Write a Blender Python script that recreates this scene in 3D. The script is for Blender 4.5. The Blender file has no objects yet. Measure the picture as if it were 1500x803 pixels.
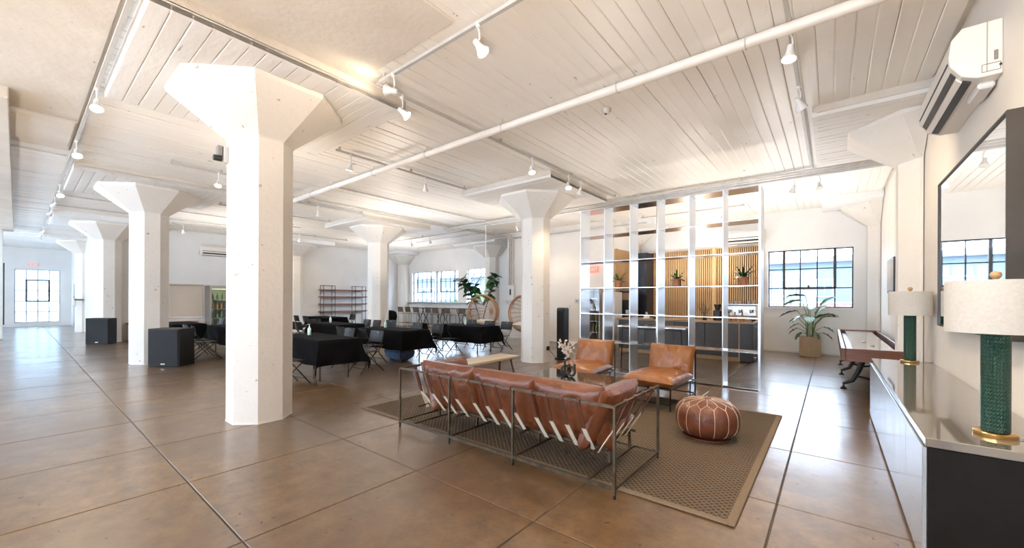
import bpy, math, random
from mathutils import Vector, Matrix, Euler, noise
random.seed(7)
PI = math.pi
S = bpy.context.scene
COL = S.collection

# ------------------------------------------------------------------ camera
cam_data = bpy.data.cameras.new('camera')
cam = bpy.data.objects.new('camera', cam_data)
COL.objects.link(cam)
ANG = math.atan(468.0 / 583.0)
M4 = Matrix.Rotation(ANG, 4, 'Z') @ Matrix.Rotation(PI / 2, 4, 'X') @ Matrix.Rotation(0.0037, 4, 'Z')
M4.translation = Vector((0, 0, 1.5))
cam.matrix_world = M4
cam_data.sensor_width = 36.0
cam_data.lens = 36.0 * 583.0 / 1500.0
cam_data.shift_y = 37.3 / 1500.0
cam_data.clip_start = 0.05
cam_data.clip_end = 300
S.camera = cam

# ------------------------------------------------------------------ view / cycles
S.view_settings.view_transform = 'Standard'
S.view_settings.look = 'None'
S.view_settings.gamma = 1.0
S.view_settings.use_curve_mapping = False
S.view_settings.exposure = 0.8
S.cycles.use_denoising = True
S.cycles.max_bounces = 10
S.cycles.diffuse_bounces = 5
S.cycles.glossy_bounces = 4
S.cycles.transmission_bounces = 4
S.cycles.transparent_max_bounces = 10
S.cycles.caustics_reflective = False
S.cycles.caustics_refractive = False
S.cycles.sample_clamp_indirect = 6.0

# ------------------------------------------------------------------ world: pale bright sky
W = bpy.data.worlds.new('sky')
S.world = W
W.use_nodes = True
wn, wl = W.node_tree.nodes, W.node_tree.links
wn.clear()
w_out = wn.new('ShaderNodeOutputWorld')
w_bg = wn.new('ShaderNodeBackground')
w_tc = wn.new('ShaderNodeTexCoord')
w_sep = wn.new('ShaderNodeSeparateXYZ')
w_rmp = wn.new('ShaderNodeValToRGB')
w_rmp.color_ramp.elements[0].position = 0.45
w_rmp.color_ramp.elements[0].color = (0.68, 0.82, 1.0, 1)
w_rmp.color_ramp.elements[1].position = 1.0
w_rmp.color_ramp.elements[1].color = (0.60, 0.76, 1.0, 1)
wl.new(w_tc.outputs['Generated'], w_sep.inputs[0])
wl.new(w_sep.outputs['Z'], w_rmp.inputs[0])
wl.new(w_rmp.outputs[0], w_bg.inputs['Color'])
w_bg.inputs['Strength'].default_value = 9.0
wl.new(w_bg.outputs[0], w_out.inputs[0])

CEIL = 4.10      # underside of the ceiling boards
DROP = 3.95      # underside of the drop panels
REAR_FILL_W = 14.0
CEILING_FILLS = ((0.2, -1.3, 0.4, 175.0), (-4.5, -2.6, 0.4, 75.0), (-10.5, -2.6, 0.4, 45.0), (-17.5, -2.6, 0.4, 35.0), (-24.5, -2.6, 0.4, 35.0),
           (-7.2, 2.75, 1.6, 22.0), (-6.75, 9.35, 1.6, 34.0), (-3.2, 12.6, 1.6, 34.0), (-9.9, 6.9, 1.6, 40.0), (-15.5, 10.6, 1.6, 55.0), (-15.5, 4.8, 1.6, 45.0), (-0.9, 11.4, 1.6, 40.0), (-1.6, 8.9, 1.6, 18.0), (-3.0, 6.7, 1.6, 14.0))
LAMP_W = 95.0    # watts of one track lamp


def fill_lamp(name, loc, size, rot, power, color=(0.86, 0.93, 1.0)):
    d = bpy.data.lights.new(name, 'AREA')
    d.shape = 'RECTANGLE'
    d.size, d.size_y = size
    d.energy = power
    d.color = color
    o = bpy.data.objects.new(name, d)
    o.location = loc
    o.rotation_euler = rot
    COL.objects.link(o)
    return o


# added fill lamps just inside the invented windows of the unseen rear wall
for wx in (-3.0, -9.0, -15.0, -21.0, -27.0):
    fill_lamp('window_daylight', (wx, -5.95, 2.1), (4.4, 3.0), (PI / 2 + 0.20, 0, 0), REAR_FILL_W)
# added unseen area lamps aimed up to brighten the ceiling, some mid-room without fixtures
for sx, sy, sz, pw in CEILING_FILLS:
    st = fill_lamp('bounce_strobe', (sx, sy, sz), (0.6, 0.6), (PI, 0, 0), pw * 1.12, (1.0, 0.83, 0.66) if sx > -8 and sy < 3 else (1.0, 0.92, 0.84))
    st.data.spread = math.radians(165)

# ------------------------------------------------------------------ node helpers
def nodes_of(name):
    m = bpy.data.materials.new(name)
    m.use_nodes = True
    nt = m.node_tree
    b = nt.nodes['Principled BSDF']
    return m, nt, b


def mat(name, c1, rough=0.5, c2=None, scale=4.0, metal=0.0, bump=0.0, bscale=30.0, detail=4.0, coords='Object',
        rough2=None, spec=None, coat=0.0, stretch=None, bdist=0.01, sheen=0.0):
    m, nt, b = nodes_of(name)
    N, L = nt.nodes, nt.links
    b.inputs['Base Color'].default_value = (*c1, 1)
    b.inputs['Roughness'].default_value = rough
    b.inputs['Metallic'].default_value = metal
    if spec is not None:
        b.inputs['Specular IOR Level'].default_value = spec
    if coat:
        b.inputs['Coat Weight'].default_value = coat
        b.inputs['Coat Roughness'].default_value = 0.08
    if sheen:
        b.inputs['Sheen Weight'].default_value = sheen
    if coords == 'World':
        vec = N.new('ShaderNodeNewGeometry').outputs['Position']
    else:
        vec = N.new('ShaderNodeTexCoord').outputs['Object']
    if stretch:
        mp = N.new('ShaderNodeMapping')
        mp.inputs['Scale'].default_value = stretch
        L.new(vec, mp.inputs['Vector'])
        vec = mp.outputs[0]
    if c2 is not None or rough2 is not None:
        t = N.new('ShaderNodeTexNoise')
        t.inputs['Scale'].default_value = scale
        t.inputs['Detail'].default_value = detail
        t.inputs['Roughness'].default_value = 0.6
        L.new(vec, t.inputs['Vector'])
        r = N.new('ShaderNodeValToRGB')
        r.color_ramp.elements[0].position = 0.32
        r.color_ramp.elements[1].position = 0.68
        r.color_ramp.elements[0].color = (*c1, 1)
        r.color_ramp.elements[1].color = (*(c2 or c1), 1)
        L.new(t.outputs['Fac'], r.inputs[0])
        L.new(r.outputs[0], b.inputs['Base Color'])
        if rough2 is not None:
            q = N.new('ShaderNodeMapRange')
            q.inputs['From Min'].default_value = 0.3
            q.inputs['From Max'].default_value = 0.7
            q.inputs['To Min'].default_value = rough
            q.inputs['To Max'].default_value = rough2
            L.new(t.outputs['Fac'], q.inputs['Value'])
            L.new(q.outputs[0], b.inputs['Roughness'])
    if bump:
        t2 = N.new('ShaderNodeTexNoise')
        t2.inputs['Scale'].default_value = bscale
        t2.inputs['Detail'].default_value = 3.0
        L.new(vec, t2.inputs['Vector'])
        bp = N.new('ShaderNodeBump')
        bp.inputs['Strength'].default_value = bump
        bp.inputs['Distance'].default_value = bdist
        L.new(t2.outputs['Fac'], bp.inputs['Height'])
        L.new(bp.outputs[0], b.inputs['Normal'])
    return m


def emit(name, color, strength):
    m, nt, b = nodes_of(name)
    b.inputs['Base Color'].default_value = (*color, 1)
    b.inputs['Emission Color'].default_value = (*color, 1)
    b.inputs['Emission Strength'].default_value = strength
    return m


def chipped_paint(name, base, dark, rough, spot=0.30, spot_scale=9.0, stretch=(1, 1, 1), bump=0.35, seed=0.0, tone2=None, brick=False):
    """white paint over concrete, with soft mottling and sparse dark chips"""
    m, nt, b = nodes_of(name)
    N, L = nt.nodes, nt.links
    g = N.new('ShaderNodeNewGeometry')
    mp = N.new('ShaderNodeMapping')
    mp.inputs['Scale'].default_value = stretch
    mp.inputs['Location'].default_value = (seed, seed * 2, seed * 3)
    L.new(g.outputs['Position'], mp.inputs['Vector'])
    big = N.new('ShaderNodeTexNoise')
    big.inputs['Scale'].default_value = 1.3
    big.inputs['Detail'].default_value = 5
    L.new(mp.outputs[0], big.inputs['Vector'])
    r1 = N.new('ShaderNodeValToRGB')
    r1.color_ramp.elements[0].position = 0.3
    r1.color_ramp.elements[1].position = 0.7
    r1.color_ramp.elements[0].color = (*(tone2 or tuple(c * 0.93 for c in base)), 1)
    r1.color_ramp.elements[1].color = (*base, 1)
    L.new(big.outputs['Fac'], r1.inputs[0])
    sp = N.new('ShaderNodeTexNoise')
    sp.inputs['Scale'].default_value = spot_scale
    sp.inputs['Detail'].default_value = 6
    sp.inputs['Roughness'].default_value = 0.7
    L.new(mp.outputs[0], sp.inputs['Vector'])
    r2 = N.new('ShaderNodeValToRGB')
    r2.color_ramp.elements[0].position = spot
    r2.color_ramp.elements[1].position = spot + 0.02
    r2.color_ramp.elements[0].color = (0, 0, 0, 1)
    r2.color_ramp.elements[1].color = (1, 1, 1, 1)
    L.new(sp.outputs['Fac'], r2.inputs[0])
    mx = N.new('ShaderNodeMix')
    mx.data_type = 'RGBA'
    mx.inputs['A'].default_value = (*dark, 1)
    L.new(r2.outputs[0], mx.inputs['Factor'])
    L.new(r1.outputs[0], mx.inputs['B'])
    L.new(mx.outputs['Result'], b.inputs['Base Color'])
    b.inputs['Roughness'].default_value = rough
    bn = N.new('ShaderNodeTexNoise')
    bn.inputs['Scale'].default_value = 14
    bn.inputs['Detail'].default_value = 5
    L.new(mp.outputs[0], bn.inputs['Vector'])
    bp = N.new('ShaderNodeBump')
    bp.inputs['Strength'].default_value = bump
    bp.inputs['Distance'].default_value = 0.012
    L.new(bn.outputs['Fac'], bp.inputs['Height'])
    last = bp
    if brick:
        bt = N.new('ShaderNodeTexBrick')
        bt.inputs['Color1'].default_value = (1, 1, 1, 1)
        bt.inputs['Color2'].default_value = (0.9, 0.9, 0.9, 1)
        bt.inputs['Mortar'].default_value = (0, 0, 0, 1)
        bt.inputs['Scale'].default_value = 1.0
        bt.inputs['Brick Width'].default_value = 0.4
        bt.inputs['Row Height'].default_value = 0.14
        bt.inputs['Mortar Size'].default_value = 0.006
        sx = N.new('ShaderNodeSeparateXYZ')
        cx = N.new('ShaderNodeCombineXYZ')
        L.new(g.outputs['Position'], sx.inputs[0])
        L.new(sx.outputs['X'], cx.inputs['X'])
        L.new(sx.outputs['Z'], cx.inputs['Y'])
        L.new(cx.outputs[0], bt.inputs['Vector'])
        b2 = N.new('ShaderNodeBump')
        b2.inputs['Strength'].default_value = 0.35
        b2.inputs['Distance'].default_value = 0.006
        L.new(bt.outputs['Color'], b2.inputs['Height'])
        L.new(bp.outputs[0], b2.inputs['Normal'])
        last = b2
    L.new(last.outputs[0], b.inputs['Normal'])
    return m


def concrete_floor():
    m, nt, b = nodes_of('polished_concrete')
    N, L = nt.nodes, nt.links
    g = N.new('ShaderNodeNewGeometry')
    P = g.outputs['Position']

    def nz(scale, detail=5, rough=0.6, dist=0.0):
        t = N.new('ShaderNodeTexNoise')
        t.inputs['Scale'].default_value = scale
        t.inputs['Detail'].default_value = detail
        t.inputs['Roughness'].default_value = rough
        t.inputs['Distortion'].default_value = dist
        L.new(P, t.inputs['Vector'])
        return t.outputs['Fac']

    def ramp(f, p0, p1, c0, c1):
        r = N.new('ShaderNodeValToRGB')
        r.color_ramp.elements[0].position, r.color_ramp.elements[1].position = p0, p1
        r.color_ramp.elements[0].color, r.color_ramp.elements[1].color = (*c0, 1), (*c1, 1)
        L.new(f, r.inputs[0])
        return r.outputs[0]

    def mix(f, a, bb):
        x = N.new('ShaderNodeMix')
        x.data_type = 'RGBA'
        if isinstance(f, float):
            x.inputs['Factor'].default_value = f
        else:
            L.new(f, x.inputs['Factor'])
        for s, v in (('A', a), ('B', bb)):
            if isinstance(v, tuple):
                x.inputs[s].default_value = (*v, 1)
            else:
                L.new(v, x.inputs[s])
        return x.outputs['Result']
    base = ramp(nz(0.55, 6, 0.62, 0.3), 0.25, 0.75, (0.075, 0.040, 0.015), (0.205, 0.124, 0.056))
    fine = ramp(nz(5.0, 10, 0.78), 0.33, 0.66, (0.50, 0.47, 0.44), (1.25, 1.2, 1.12))
    mm = N.new('ShaderNodeMix')
    mm.data_type = 'RGBA'
    mm.blend_type = 'MULTIPLY'
    mm.inputs['Factor'].default_value = 1.0
    L.new(base, mm.inputs['A'])
    L.new(fine, mm.inputs['B'])
    grey = ramp(nz(0.7, 3, 0.5), 0.40, 0.80, (0, 0, 0), (0.5, 0.5, 0.5))
    c = mix(grey, mm.outputs['Result'], (0.16, 0.112, 0.068))
    vo = N.new('ShaderNodeTexVoronoi')
    vo.inputs['Scale'].default_value = 9.0
    vo.inputs['Randomness'].default_value = 1.0
    wob = N.new('ShaderNodeVectorMath')
    wob.operation = 'ADD'
    wn_ = N.new('ShaderNodeTexNoise')
    wn_.inputs['Scale'].default_value = 18.0
    L.new(P, wn_.inputs['Vector'])
    wsc = N.new('ShaderNodeVectorMath')
    wsc.operation = 'SCALE'
    wsc.inputs['Scale'].default_value = 0.09
    L.new(wn_.outputs['Color'], wsc.inputs[0])
    L.new(P, wob.inputs[0])
    L.new(wsc.outputs[0], wob.inputs[1])
    L.new(wob.outputs[0], vo.inputs['Vector'])
    speck = ramp(vo.outputs['Distance'], 0.085, 0.125, (1, 1, 1), (0, 0, 0))
    gate = ramp(nz(1.7, 2, 0.5), 0.46, 0.56, (0, 0, 0), (1, 1, 1))
    sg = N.new('ShaderNodeMath')
    sg.operation = 'MULTIPLY'
    L.new(speck, sg.inputs[0])
    L.new(gate, sg.inputs[1])
    c = mix(sg.outputs[0], c, (0.022, 0.013, 0.008))
    stain = ramp(nz(0.35, 4, 0.6), 0.50, 0.66, (0, 0, 0), (0.55, 0.55, 0.55))
    c = mix(stain, c, (0.075, 0.038, 0.018))
    L.new(c, b.inputs['Base Color'])
    L.new(ramp(nz(0.9, 2, 0.5), 0.25, 0.75, (0.38,) * 3, (0.46,) * 3), b.inputs['Roughness'])
    b.inputs['Coat Weight'].default_value = 0.85
    b.inputs['Coat IOR'].default_value = 1.55
    L.new(ramp(nz(1.3, 2, 0.5), 0.25, 0.75, (0.17,) * 3, (0.26,) * 3), b.inputs['Coat Roughness'])
    b.inputs['Specular IOR Level'].default_value = 0.35
    bp = N.new('ShaderNodeBump')
    bp.inputs['Strength'].default_value = 0.25
    bp.inputs['Distance'].default_value = 0.008
    L.new(nz(2.5, 2, 0.4), bp.inputs['Height'])
    b2 = N.new('ShaderNodeBump')
    b2.inputs['Strength'].default_value = 0.12
    b2.inputs['Distance'].default_value = 0.004
    L.new(nz(40.0, 3, 0.6), b2.inputs['Height'])
    L.new(bp.outputs[0], b2.inputs['Normal'])
    L.new(b2.outputs[0], b.inputs['Normal'])
    L.new(bp.outputs[0], b.inputs['Coat Normal'])
    return m


def leather(name, c1, c2, rough=0.38):
    m, nt, b = nodes_of(name)
    N, L = nt.nodes, nt.links
    tc = N.new('ShaderNodeTexCoord').outputs['Object']
    t = N.new('ShaderNodeTexNoise')
    t.inputs['Scale'].default_value = 4.5
    t.inputs['Detail'].default_value = 6
    t.inputs['Distortion'].default_value = 0.8
    L.new(tc, t.inputs['Vector'])
    r = N.new('ShaderNodeValToRGB')
    r.color_ramp.elements[0].position, r.color_ramp.elements[1].position = 0.3, 0.7
    r.color_ramp.elements[0].color, r.color_ramp.elements[1].color = (*c1, 1), (*c2, 1)
    L.new(t.outputs['Fac'], r.inputs[0])
    L.new(r.outputs[0], b.inputs['Base Color'])
    b.inputs['Roughness'].default_value = rough
    b.inputs['Coat Weight'].default_value = 0.15
    b.inputs['Coat Roughness'].default_value = 0.25
    v = N.new('ShaderNodeTexVoronoi')
    v.inputs['Scale'].default_value = 170
    L.new(tc, v.inputs['Vector'])
    w = N.new('ShaderNodeTexNoise')
    w.inputs['Scale'].default_value = 9
    w.inputs['Detail'].default_value = 4
    w.inputs['Distortion'].default_value = 1.5
    L.new(tc, w.inputs['Vector'])
    bp = N.new('ShaderNodeBump')
    bp.inputs['Strength'].default_value = 0.12
    bp.inputs['Distance'].default_value = 0.002
    L.new(v.outputs['Distance'], bp.inputs['Height'])
    b2 = N.new('ShaderNodeBump')
    b2.inputs['Strength'].default_value = 0.55
    b2.inputs['Distance'].default_value = 0.02
    L.new(w.outputs['Fac'], b2.inputs['Height'])
    L.new(bp.outputs[0], b2.inputs['Normal'])
    L.new(b2.outputs[0], b.inputs['Normal'])
    return m


def woven(name, c1, c2, pitch):
    """flat basket weave with diamond relief"""
    m, nt, b = nodes_of(name)
    N, L = nt.nodes, nt.links
    g = N.new('ShaderNodeTexCoord').outputs['Object']
    mp = N.new('ShaderNodeMapping')
    mp.inputs['Rotation'].default_value = (0, 0, PI / 4)
    mp.inputs['Scale'].default_value = (1 / pitch, 1 / pitch, 1)
    L.new(g, mp.inputs['Vector'])
    ws = []
    for ax in ('X', 'Y'):
        w = N.new('ShaderNodeTexWave')
        w.wave_type = 'BANDS'
        w.bands_direction = ax
        w.inputs['Scale'].default_value = 0.32
        w.inputs['Distortion'].default_value = 0.6
        w.inputs['Detail'].default_value = 2
        w.inputs['Detail Scale'].default_value = 3
        L.new(mp.outputs[0], w.inputs['Vector'])
        ws.append(w.outputs['Fac'])
    mul = N.new('ShaderNodeMath')
    mul.operation = 'MAXIMUM'
    L.new(ws[0], mul.inputs[0])
    L.new(ws[1], mul.inputs[1])
    n = N.new('ShaderNodeTexNoise')
    n.inputs['Scale'].default_value = 90
    n.inputs['Detail'].default_value = 4
    L.new(g, n.inputs['Vector'])
    ad = N.new('ShaderNodeMath')
    ad.operation = 'MULTIPLY_ADD'
    ad.inputs[1].default_value = 0.7
    L.new(n.outputs['Fac'], ad.inputs[0])
    L.new(mul.outputs[0], ad.inputs[2])
    r = N.new('ShaderNodeValToRGB')
    r.color_ramp.elements[0].position, r.color_ramp.elements[1].position = 0.85, 1.3
    r.color_ramp.elements[0].position = 0.8
    r.color_ramp.elements[1].position = 1.0
    r.color_ramp.elements[0].color, r.color_ramp.elements[1].color = (*c1, 1), (*c2, 1)
    sc = N.new('ShaderNodeMath')
    sc.operation = 'MULTIPLY'
    sc.inputs[1].default_value = 0.75
    L.new(ad.outputs[0], sc.inputs[0])
    L.new(sc.outputs[0], r.inputs[0])
    L.new(r.outputs[0], b.inputs['Base Color'])
    b.inputs['Roughness'].default_value = 0.95
    b.inputs['Specular IOR Level'].default_value = 0.2
    bp = N.new('ShaderNodeBump')
    bp.inputs['Strength'].default_value = 0.9
    bp.inputs['Distance'].default_value = 0.012
    L.new(ad.outputs[0], bp.inputs['Height'])
    L.new(bp.outputs[0], b.inputs['Normal'])
    return m


def wood(name, c1, c2, rough=0.45, axis='X', scale=6.0):
    st = {'X': (0.12, 1, 1), 'Y': (1, 0.12, 1), 'Z': (1, 1, 0.12)}[axis]
    return mat(name, c1, rough, c2, scale=scale * 3, stretch=st, bump=0.15, bscale=40, detail=6, bdist=0.003)


def thin_glass(name, tint=(1, 1, 1), refl=0.08):
    m = bpy.data.materials.new(name)
    m.use_nodes = True
    nt = m.node_tree
    nt.nodes.clear()
    o = nt.nodes.new('ShaderNodeOutputMaterial')
    mx = nt.nodes.new('ShaderNodeMixShader')
    tr = nt.nodes.new('ShaderNodeBsdfTransparent')
    gl = nt.nodes.new('ShaderNodeBsdfGlossy')
    lw = nt.nodes.new('ShaderNodeLayerWeight')
    pw = nt.nodes.new('ShaderNodeMath')
    pw.operation = 'POWER'
    pw.inputs[1].default_value = 4.0
    nt.links.new(lw.outputs['Facing'], pw.inputs[0])
    fr = nt.nodes.new('ShaderNodeMath')
    fr.operation = 'MULTIPLY_ADD'
    fr.inputs[1].default_value = 0.55
    fr.inputs[2].default_value = refl * 0.4
    nt.links.new(pw.outputs[0], fr.inputs[0])
    tr.inputs['Color'].default_value = (*tint, 1)
    gl.inputs['Roughness'].default_value = 0.02
    nt.links.new(fr.outputs[0], mx.inputs[0])
    nt.links.new(tr.outputs[0], mx.inputs[1])
    nt.links.new(gl.outputs[0], mx.inputs[2])
    nt.links.new(mx.outputs[0], o.inputs[0])
    return m


def frosted_glass(name, tint):
    m = bpy.data.materials.new(name)
    m.use_nodes = True
    nt = m.node_tree
    nt.nodes.clear()
    o = nt.nodes.new('ShaderNodeOutputMaterial')
    mx = nt.nodes.new('ShaderNodeMixShader')
    tr = nt.nodes.new('ShaderNodeBsdfTransparent')
    tl = nt.nodes.new('ShaderNodeBsdfTranslucent')
    tr.inputs['Color'].default_value = (*tint, 1)
    tl.inputs['Color'].default_value = (*tint, 1)
    mx.inputs[0].default_value = 0.75
    nt.links.new(tr.outputs[0], mx.inputs[1])
    nt.links.new(tl.outputs[0], mx.inputs[2])
    nt.links.new(mx.outputs[0], o.inputs[0])
    return m


X = {}
X['white_wall'] = chipped_paint('white_wall_paint', (0.80, 0.79, 0.77), (0.45, 0.40, 0.35), 0.55, 0.24, 8.0, seed=1.0, bump=0.12)
X['brick_wall'] = chipped_paint('painted_brick', (0.80, 0.79, 0.77), (0.50, 0.46, 0.40), 0.55, 0.25, 8.0, seed=4.0, bump=0.25, brick=True)
X['warm_wall'] = chipped_paint('warm_white_paint', (0.80, 0.745, 0.67), (0.60, 0.55, 0.48), 0.6, 0.22, 6.0, seed=2.0, bump=0.08)
X['column'] = chipped_paint('column_paint', (0.79, 0.745, 0.68), (0.36, 0.29, 0.22), 0.55, 0.325, 9.0, seed=6.0, bump=0.5)
X['board'] = chipped_paint('ceiling_board_paint', (0.84, 0.80, 0.745), (0.33, 0.28, 0.23), 0.36, 0.31, 6.0, stretch=(1.6, 0.5, 1), seed=3.0, bump=0.30, tone2=(0.78, 0.745, 0.69))
X['panel_board'] = chipped_paint('drop_panel_paint', (0.77, 0.745, 0.705), (0.33, 0.28, 0.23), 0.42, 0.31, 6.0, stretch=(0.5, 1.6, 1), seed=5.0, bump=0.30, tone2=(0.70, 0.67, 0.63))
X['plaster'] = chipped_paint('ceiling_plaster', (0.69, 0.64, 0.57), (0.36, 0.29, 0.22), 0.6, 0.31, 6.0, seed=9.0, bump=0.45, tone2=(0.59, 0.53, 0.455))
X['joint'] = mat('ceiling_joint', (0.72, 0.68, 0.62), 0.8, (0.66, 0.62, 0.56), scale=5)
X['pipe'] = mat('painted_pipe', (0.78, 0.74, 0.68), 0.4, (0.72, 0.67, 0.60), scale=3, bump=0.1, bscale=20)
X['conduit'] = mat('grey_conduit', (0.50, 0.49, 0.47), 0.45, (0.62, 0.60, 0.57), scale=6, metal=0.2)
X['track'] = mat('white_track', (0.52, 0.50, 0.47), 0.4, (0.46, 0.44, 0.41), scale=8)
X['lampshell'] = mat('lamp_shell', (0.80, 0.79, 0.76), 0.35, (0.76, 0.75, 0.72), scale=9)
X['lampglow'] = emit('lamp_glow', (1.0, 0.86, 0.66), 14.0)
X['lampoff'] = mat('lamp_unlit', (0.75, 0.74, 0.70), 0.25, (0.70, 0.69, 0.66), scale=9)
X['floor'] = concrete_floor()
X['subfloor'] = mat('joint_filler', (0.030, 0.022, 0.017), 0.7, (0.05, 0.04, 0.03), scale=5)
X['blacksteel'] = mat('black_steel', (0.014, 0.014, 0.015), 0.42, (0.022, 0.021, 0.02), scale=12, metal=0.4)
X['winsteel'] = mat('window_steel', (0.025, 0.025, 0.028), 0.45, (0.04, 0.04, 0.04), scale=10)
X['greysteel'] = mat('pale_window_steel', (0.32, 0.33, 0.35), 0.5, (0.40, 0.41, 0.43), scale=10)
X['glass'] = thin_glass('window_glass', (0.97, 0.985, 1.0))
X['frosted'] = frosted_glass('frosted_glass', (0.50, 0.56, 0.60))
X['whitetrim'] = mat('white_trim', (0.82, 0.82, 0.81), 0.45, (0.78, 0.78, 0.77), scale=5)
X['bronze'] = mat('aged_bronze_frame', (0.050, 0.037, 0.025), 0.42, (0.13, 0.098, 0.064), scale=14, metal=0.75, bump=0.2, bscale=60, bdist=0.002, rough2=0.6)
X['brassperf'] = mat('dull_brass_panel', (0.15, 0.11, 0.06), 0.4, (0.24, 0.18, 0.10), scale=10, metal=0.8)
X['leather'] = leather('cognac_leather', (0.105, 0.028, 0.010), (0.190, 0.058, 0.021))
X['leather2'] = leather('tan_leather', (0.20, 0.062, 0.013), (0.34, 0.128, 0.028), 0.34)
X['leather3'] = leather('pouf_leather', (0.10, 0.028, 0.014), (0.17, 0.052, 0.024), 0.42)
X['strap'] = mat('dark_strap_leather', (0.07, 0.022, 0.012), 0.45, (0.12, 0.04, 0.02), scale=20)
X['webbing'] = mat('cream_webbing', (0.70, 0.64, 0.52), 0.9, (0.62, 0.56, 0.45), scale=40, bump=0.3, bscale=200)
X['stitch'] = mat('cream_thread', (0.72, 0.58, 0.42), 0.8, (0.64, 0.50, 0.36), scale=40)
X['rug'] = woven('jute_weave', (0.070, 0.053, 0.039), (0.180, 0.132, 0.090), 0.038)
X['rughem'] = mat('rug_binding', (0.15, 0.11, 0.075), 0.95, (0.20, 0.15, 0.10), scale=60, bump=0.5, bscale=150)
X['tableglass'] = mat('smoked_glass', (0.028, 0.027, 0.026), 0.04, (0.035, 0.033, 0.03), scale=3, spec=0.9)
X['blackceramic'] = mat('black_ceramic', (0.02, 0.018, 0.016), 0.32, (0.035, 0.03, 0.026), scale=20)
X['petal'] = mat('white_petal', (0.82, 0.78, 0.72), 0.7, (0.74, 0.62, 0.52), scale=30)
X['twig'] = mat('brown_twig', (0.16, 0.10, 0.06), 0.8, (0.22, 0.15, 0.09), scale=30)
X['alu'] = mat('polished_aluminium', (0.82, 0.84, 0.87), 0.28, (0.76, 0.78, 0.81), scale=2.0, metal=1.0, stretch=(1, 1, 0.4), rough2=0.38)
X['alushelf'] = mat('shelf_aluminium', (0.62, 0.59, 0.56), 0.22, (0.54, 0.51, 0.48), scale=3.0, metal=1.0)
X['terracotta'] = mat('terracotta', (0.42, 0.16, 0.07), 0.7, (0.50, 0.21, 0.09), scale=8)
X['leaf'] = mat('leaf_green', (0.035, 0.12, 0.025), 0.38, (0.075, 0.20, 0.045), scale=6)
X['leafdark'] = mat('dark_leaf_green', (0.012, 0.05, 0.02), 0.35, (0.03, 0.095, 0.035), scale=6)
X['leafblue'] = mat('paddle_leaf_green', (0.03, 0.11, 0.05), 0.33, (0.07, 0.19, 0.07), scale=3)
X['stem'] = mat('green_stem', (0.09, 0.16, 0.05), 0.5, (0.13, 0.20, 0.07), scale=10)
X['soil'] = mat('potting_soil', (0.03, 0.022, 0.016), 0.95, (0.05, 0.035, 0.025), scale=40, bump=0.8, bscale=60)
X['basket'] = mat('seagrass', (0.52, 0.37, 0.24), 0.85, (0.64, 0.48, 0.33), scale=30, bump=0.5, bscale=90)
X['cloth'] = mat('black_tablecloth', (0.004, 0.004, 0.005), 0.9, (0.007, 0.007, 0.008), scale=30, spec=0.08)
X['tabletop'] = mat('grey_table_plastic', (0.25, 0.25, 0.25), 0.6, (0.3, 0.3, 0.3), scale=10)
X['chairblack'] = mat('black_chair_plastic', (0.010, 0.0095, 0.009), 0.42, (0.016, 0.015, 0.014), scale=8, spec=0.35)
X['chairframe'] = mat('black_chair_tube', (0.012, 0.012, 0.012), 0.35, (0.02, 0.02, 0.02), scale=12, metal=0.3)
X['gelbottle'] = mat('clear_gel', (0.62, 0.78, 0.66), 0.12, (0.55, 0.72, 0.62), scale=6)
X['whiteplastic'] = mat('white_plastic', (0.78, 0.77, 0.75), 0.4, (0.74, 0.73, 0.71), scale=6)
X['acplastic'] = mat('ac_plastic', (0.80, 0.765, 0.70), 0.35, (0.78, 0.74, 0.68), scale=2)
X['darkslot'] = mat('dark_slot', (0.012, 0.012, 0.013), 0.5, (0.02, 0.02, 0.02), scale=9)
X['greyslot'] = mat('grey_label', (0.22, 0.20, 0.18), 0.6, (0.28, 0.26, 0.23), scale=60)
X['speakercloth'] = mat('speaker_grille', (0.009, 0.009, 0.010), 0.6, (0.016, 0.016, 0.017), spec=0.25, scale=120, bump=0.7, bscale=220)
X['speakerbox'] = mat('speaker_box', (0.008, 0.008, 0.009), 0.5, (0.013, 0.013, 0.014), scale=20, spec=0.3)
X['badge'] = mat('white_badge', (0.8, 0.8, 0.8), 0.4, (0.7, 0.7, 0.7), scale=50)
X['slat'] = wood('oak_slat', (0.46, 0.28, 0.13), (0.58, 0.38, 0.19), 0.5, 'Z')
X['slatback'] = mat('dark_felt', (0.012, 0.011, 0.010), 0.95, (0.018, 0.016, 0.014), scale=30)
X['oak'] = wood('oak_top', (0.32, 0.19, 0.10), (0.42, 0.27, 0.15), 0.4, 'X')
X['palewood'] = wood('pale_bench_wood', (0.52, 0.42, 0.31), (0.62, 0.52, 0.40), 0.5, 'Y')
X['charcoal'] = mat('charcoal_laminate', (0.030, 0.031, 0.034), 0.42, (0.038, 0.039, 0.042), scale=3)
X['darkbrown'] = mat('dark_brown_panel', (0.045, 0.036, 0.028), 0.4, (0.06, 0.048, 0.038), scale=4)
X['navy'] = mat('blue_black_panel', (0.012, 0.016, 0.026), 0.35, (0.018, 0.023, 0.034), scale=4)
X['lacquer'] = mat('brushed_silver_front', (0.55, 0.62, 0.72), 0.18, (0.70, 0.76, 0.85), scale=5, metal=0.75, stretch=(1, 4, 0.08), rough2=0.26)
X['lacqside'] = mat('black_stained_side', (0.006, 0.006, 0.005), 0.5, (0.012, 0.010, 0.009), scale=4, spec=0.2)
X['lacqtop'] = mat('polished_grey_top', (0.30, 0.275, 0.245), 0.05, (0.36, 0.33, 0.295), scale=3, metal=0.6, spec=0.9)
X['greenglaze'] = None
X['brass'] = mat('polished_brass', (0.70, 0.45, 0.17), 0.2, (0.62, 0.38, 0.13), scale=9, metal=1.0)
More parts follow.
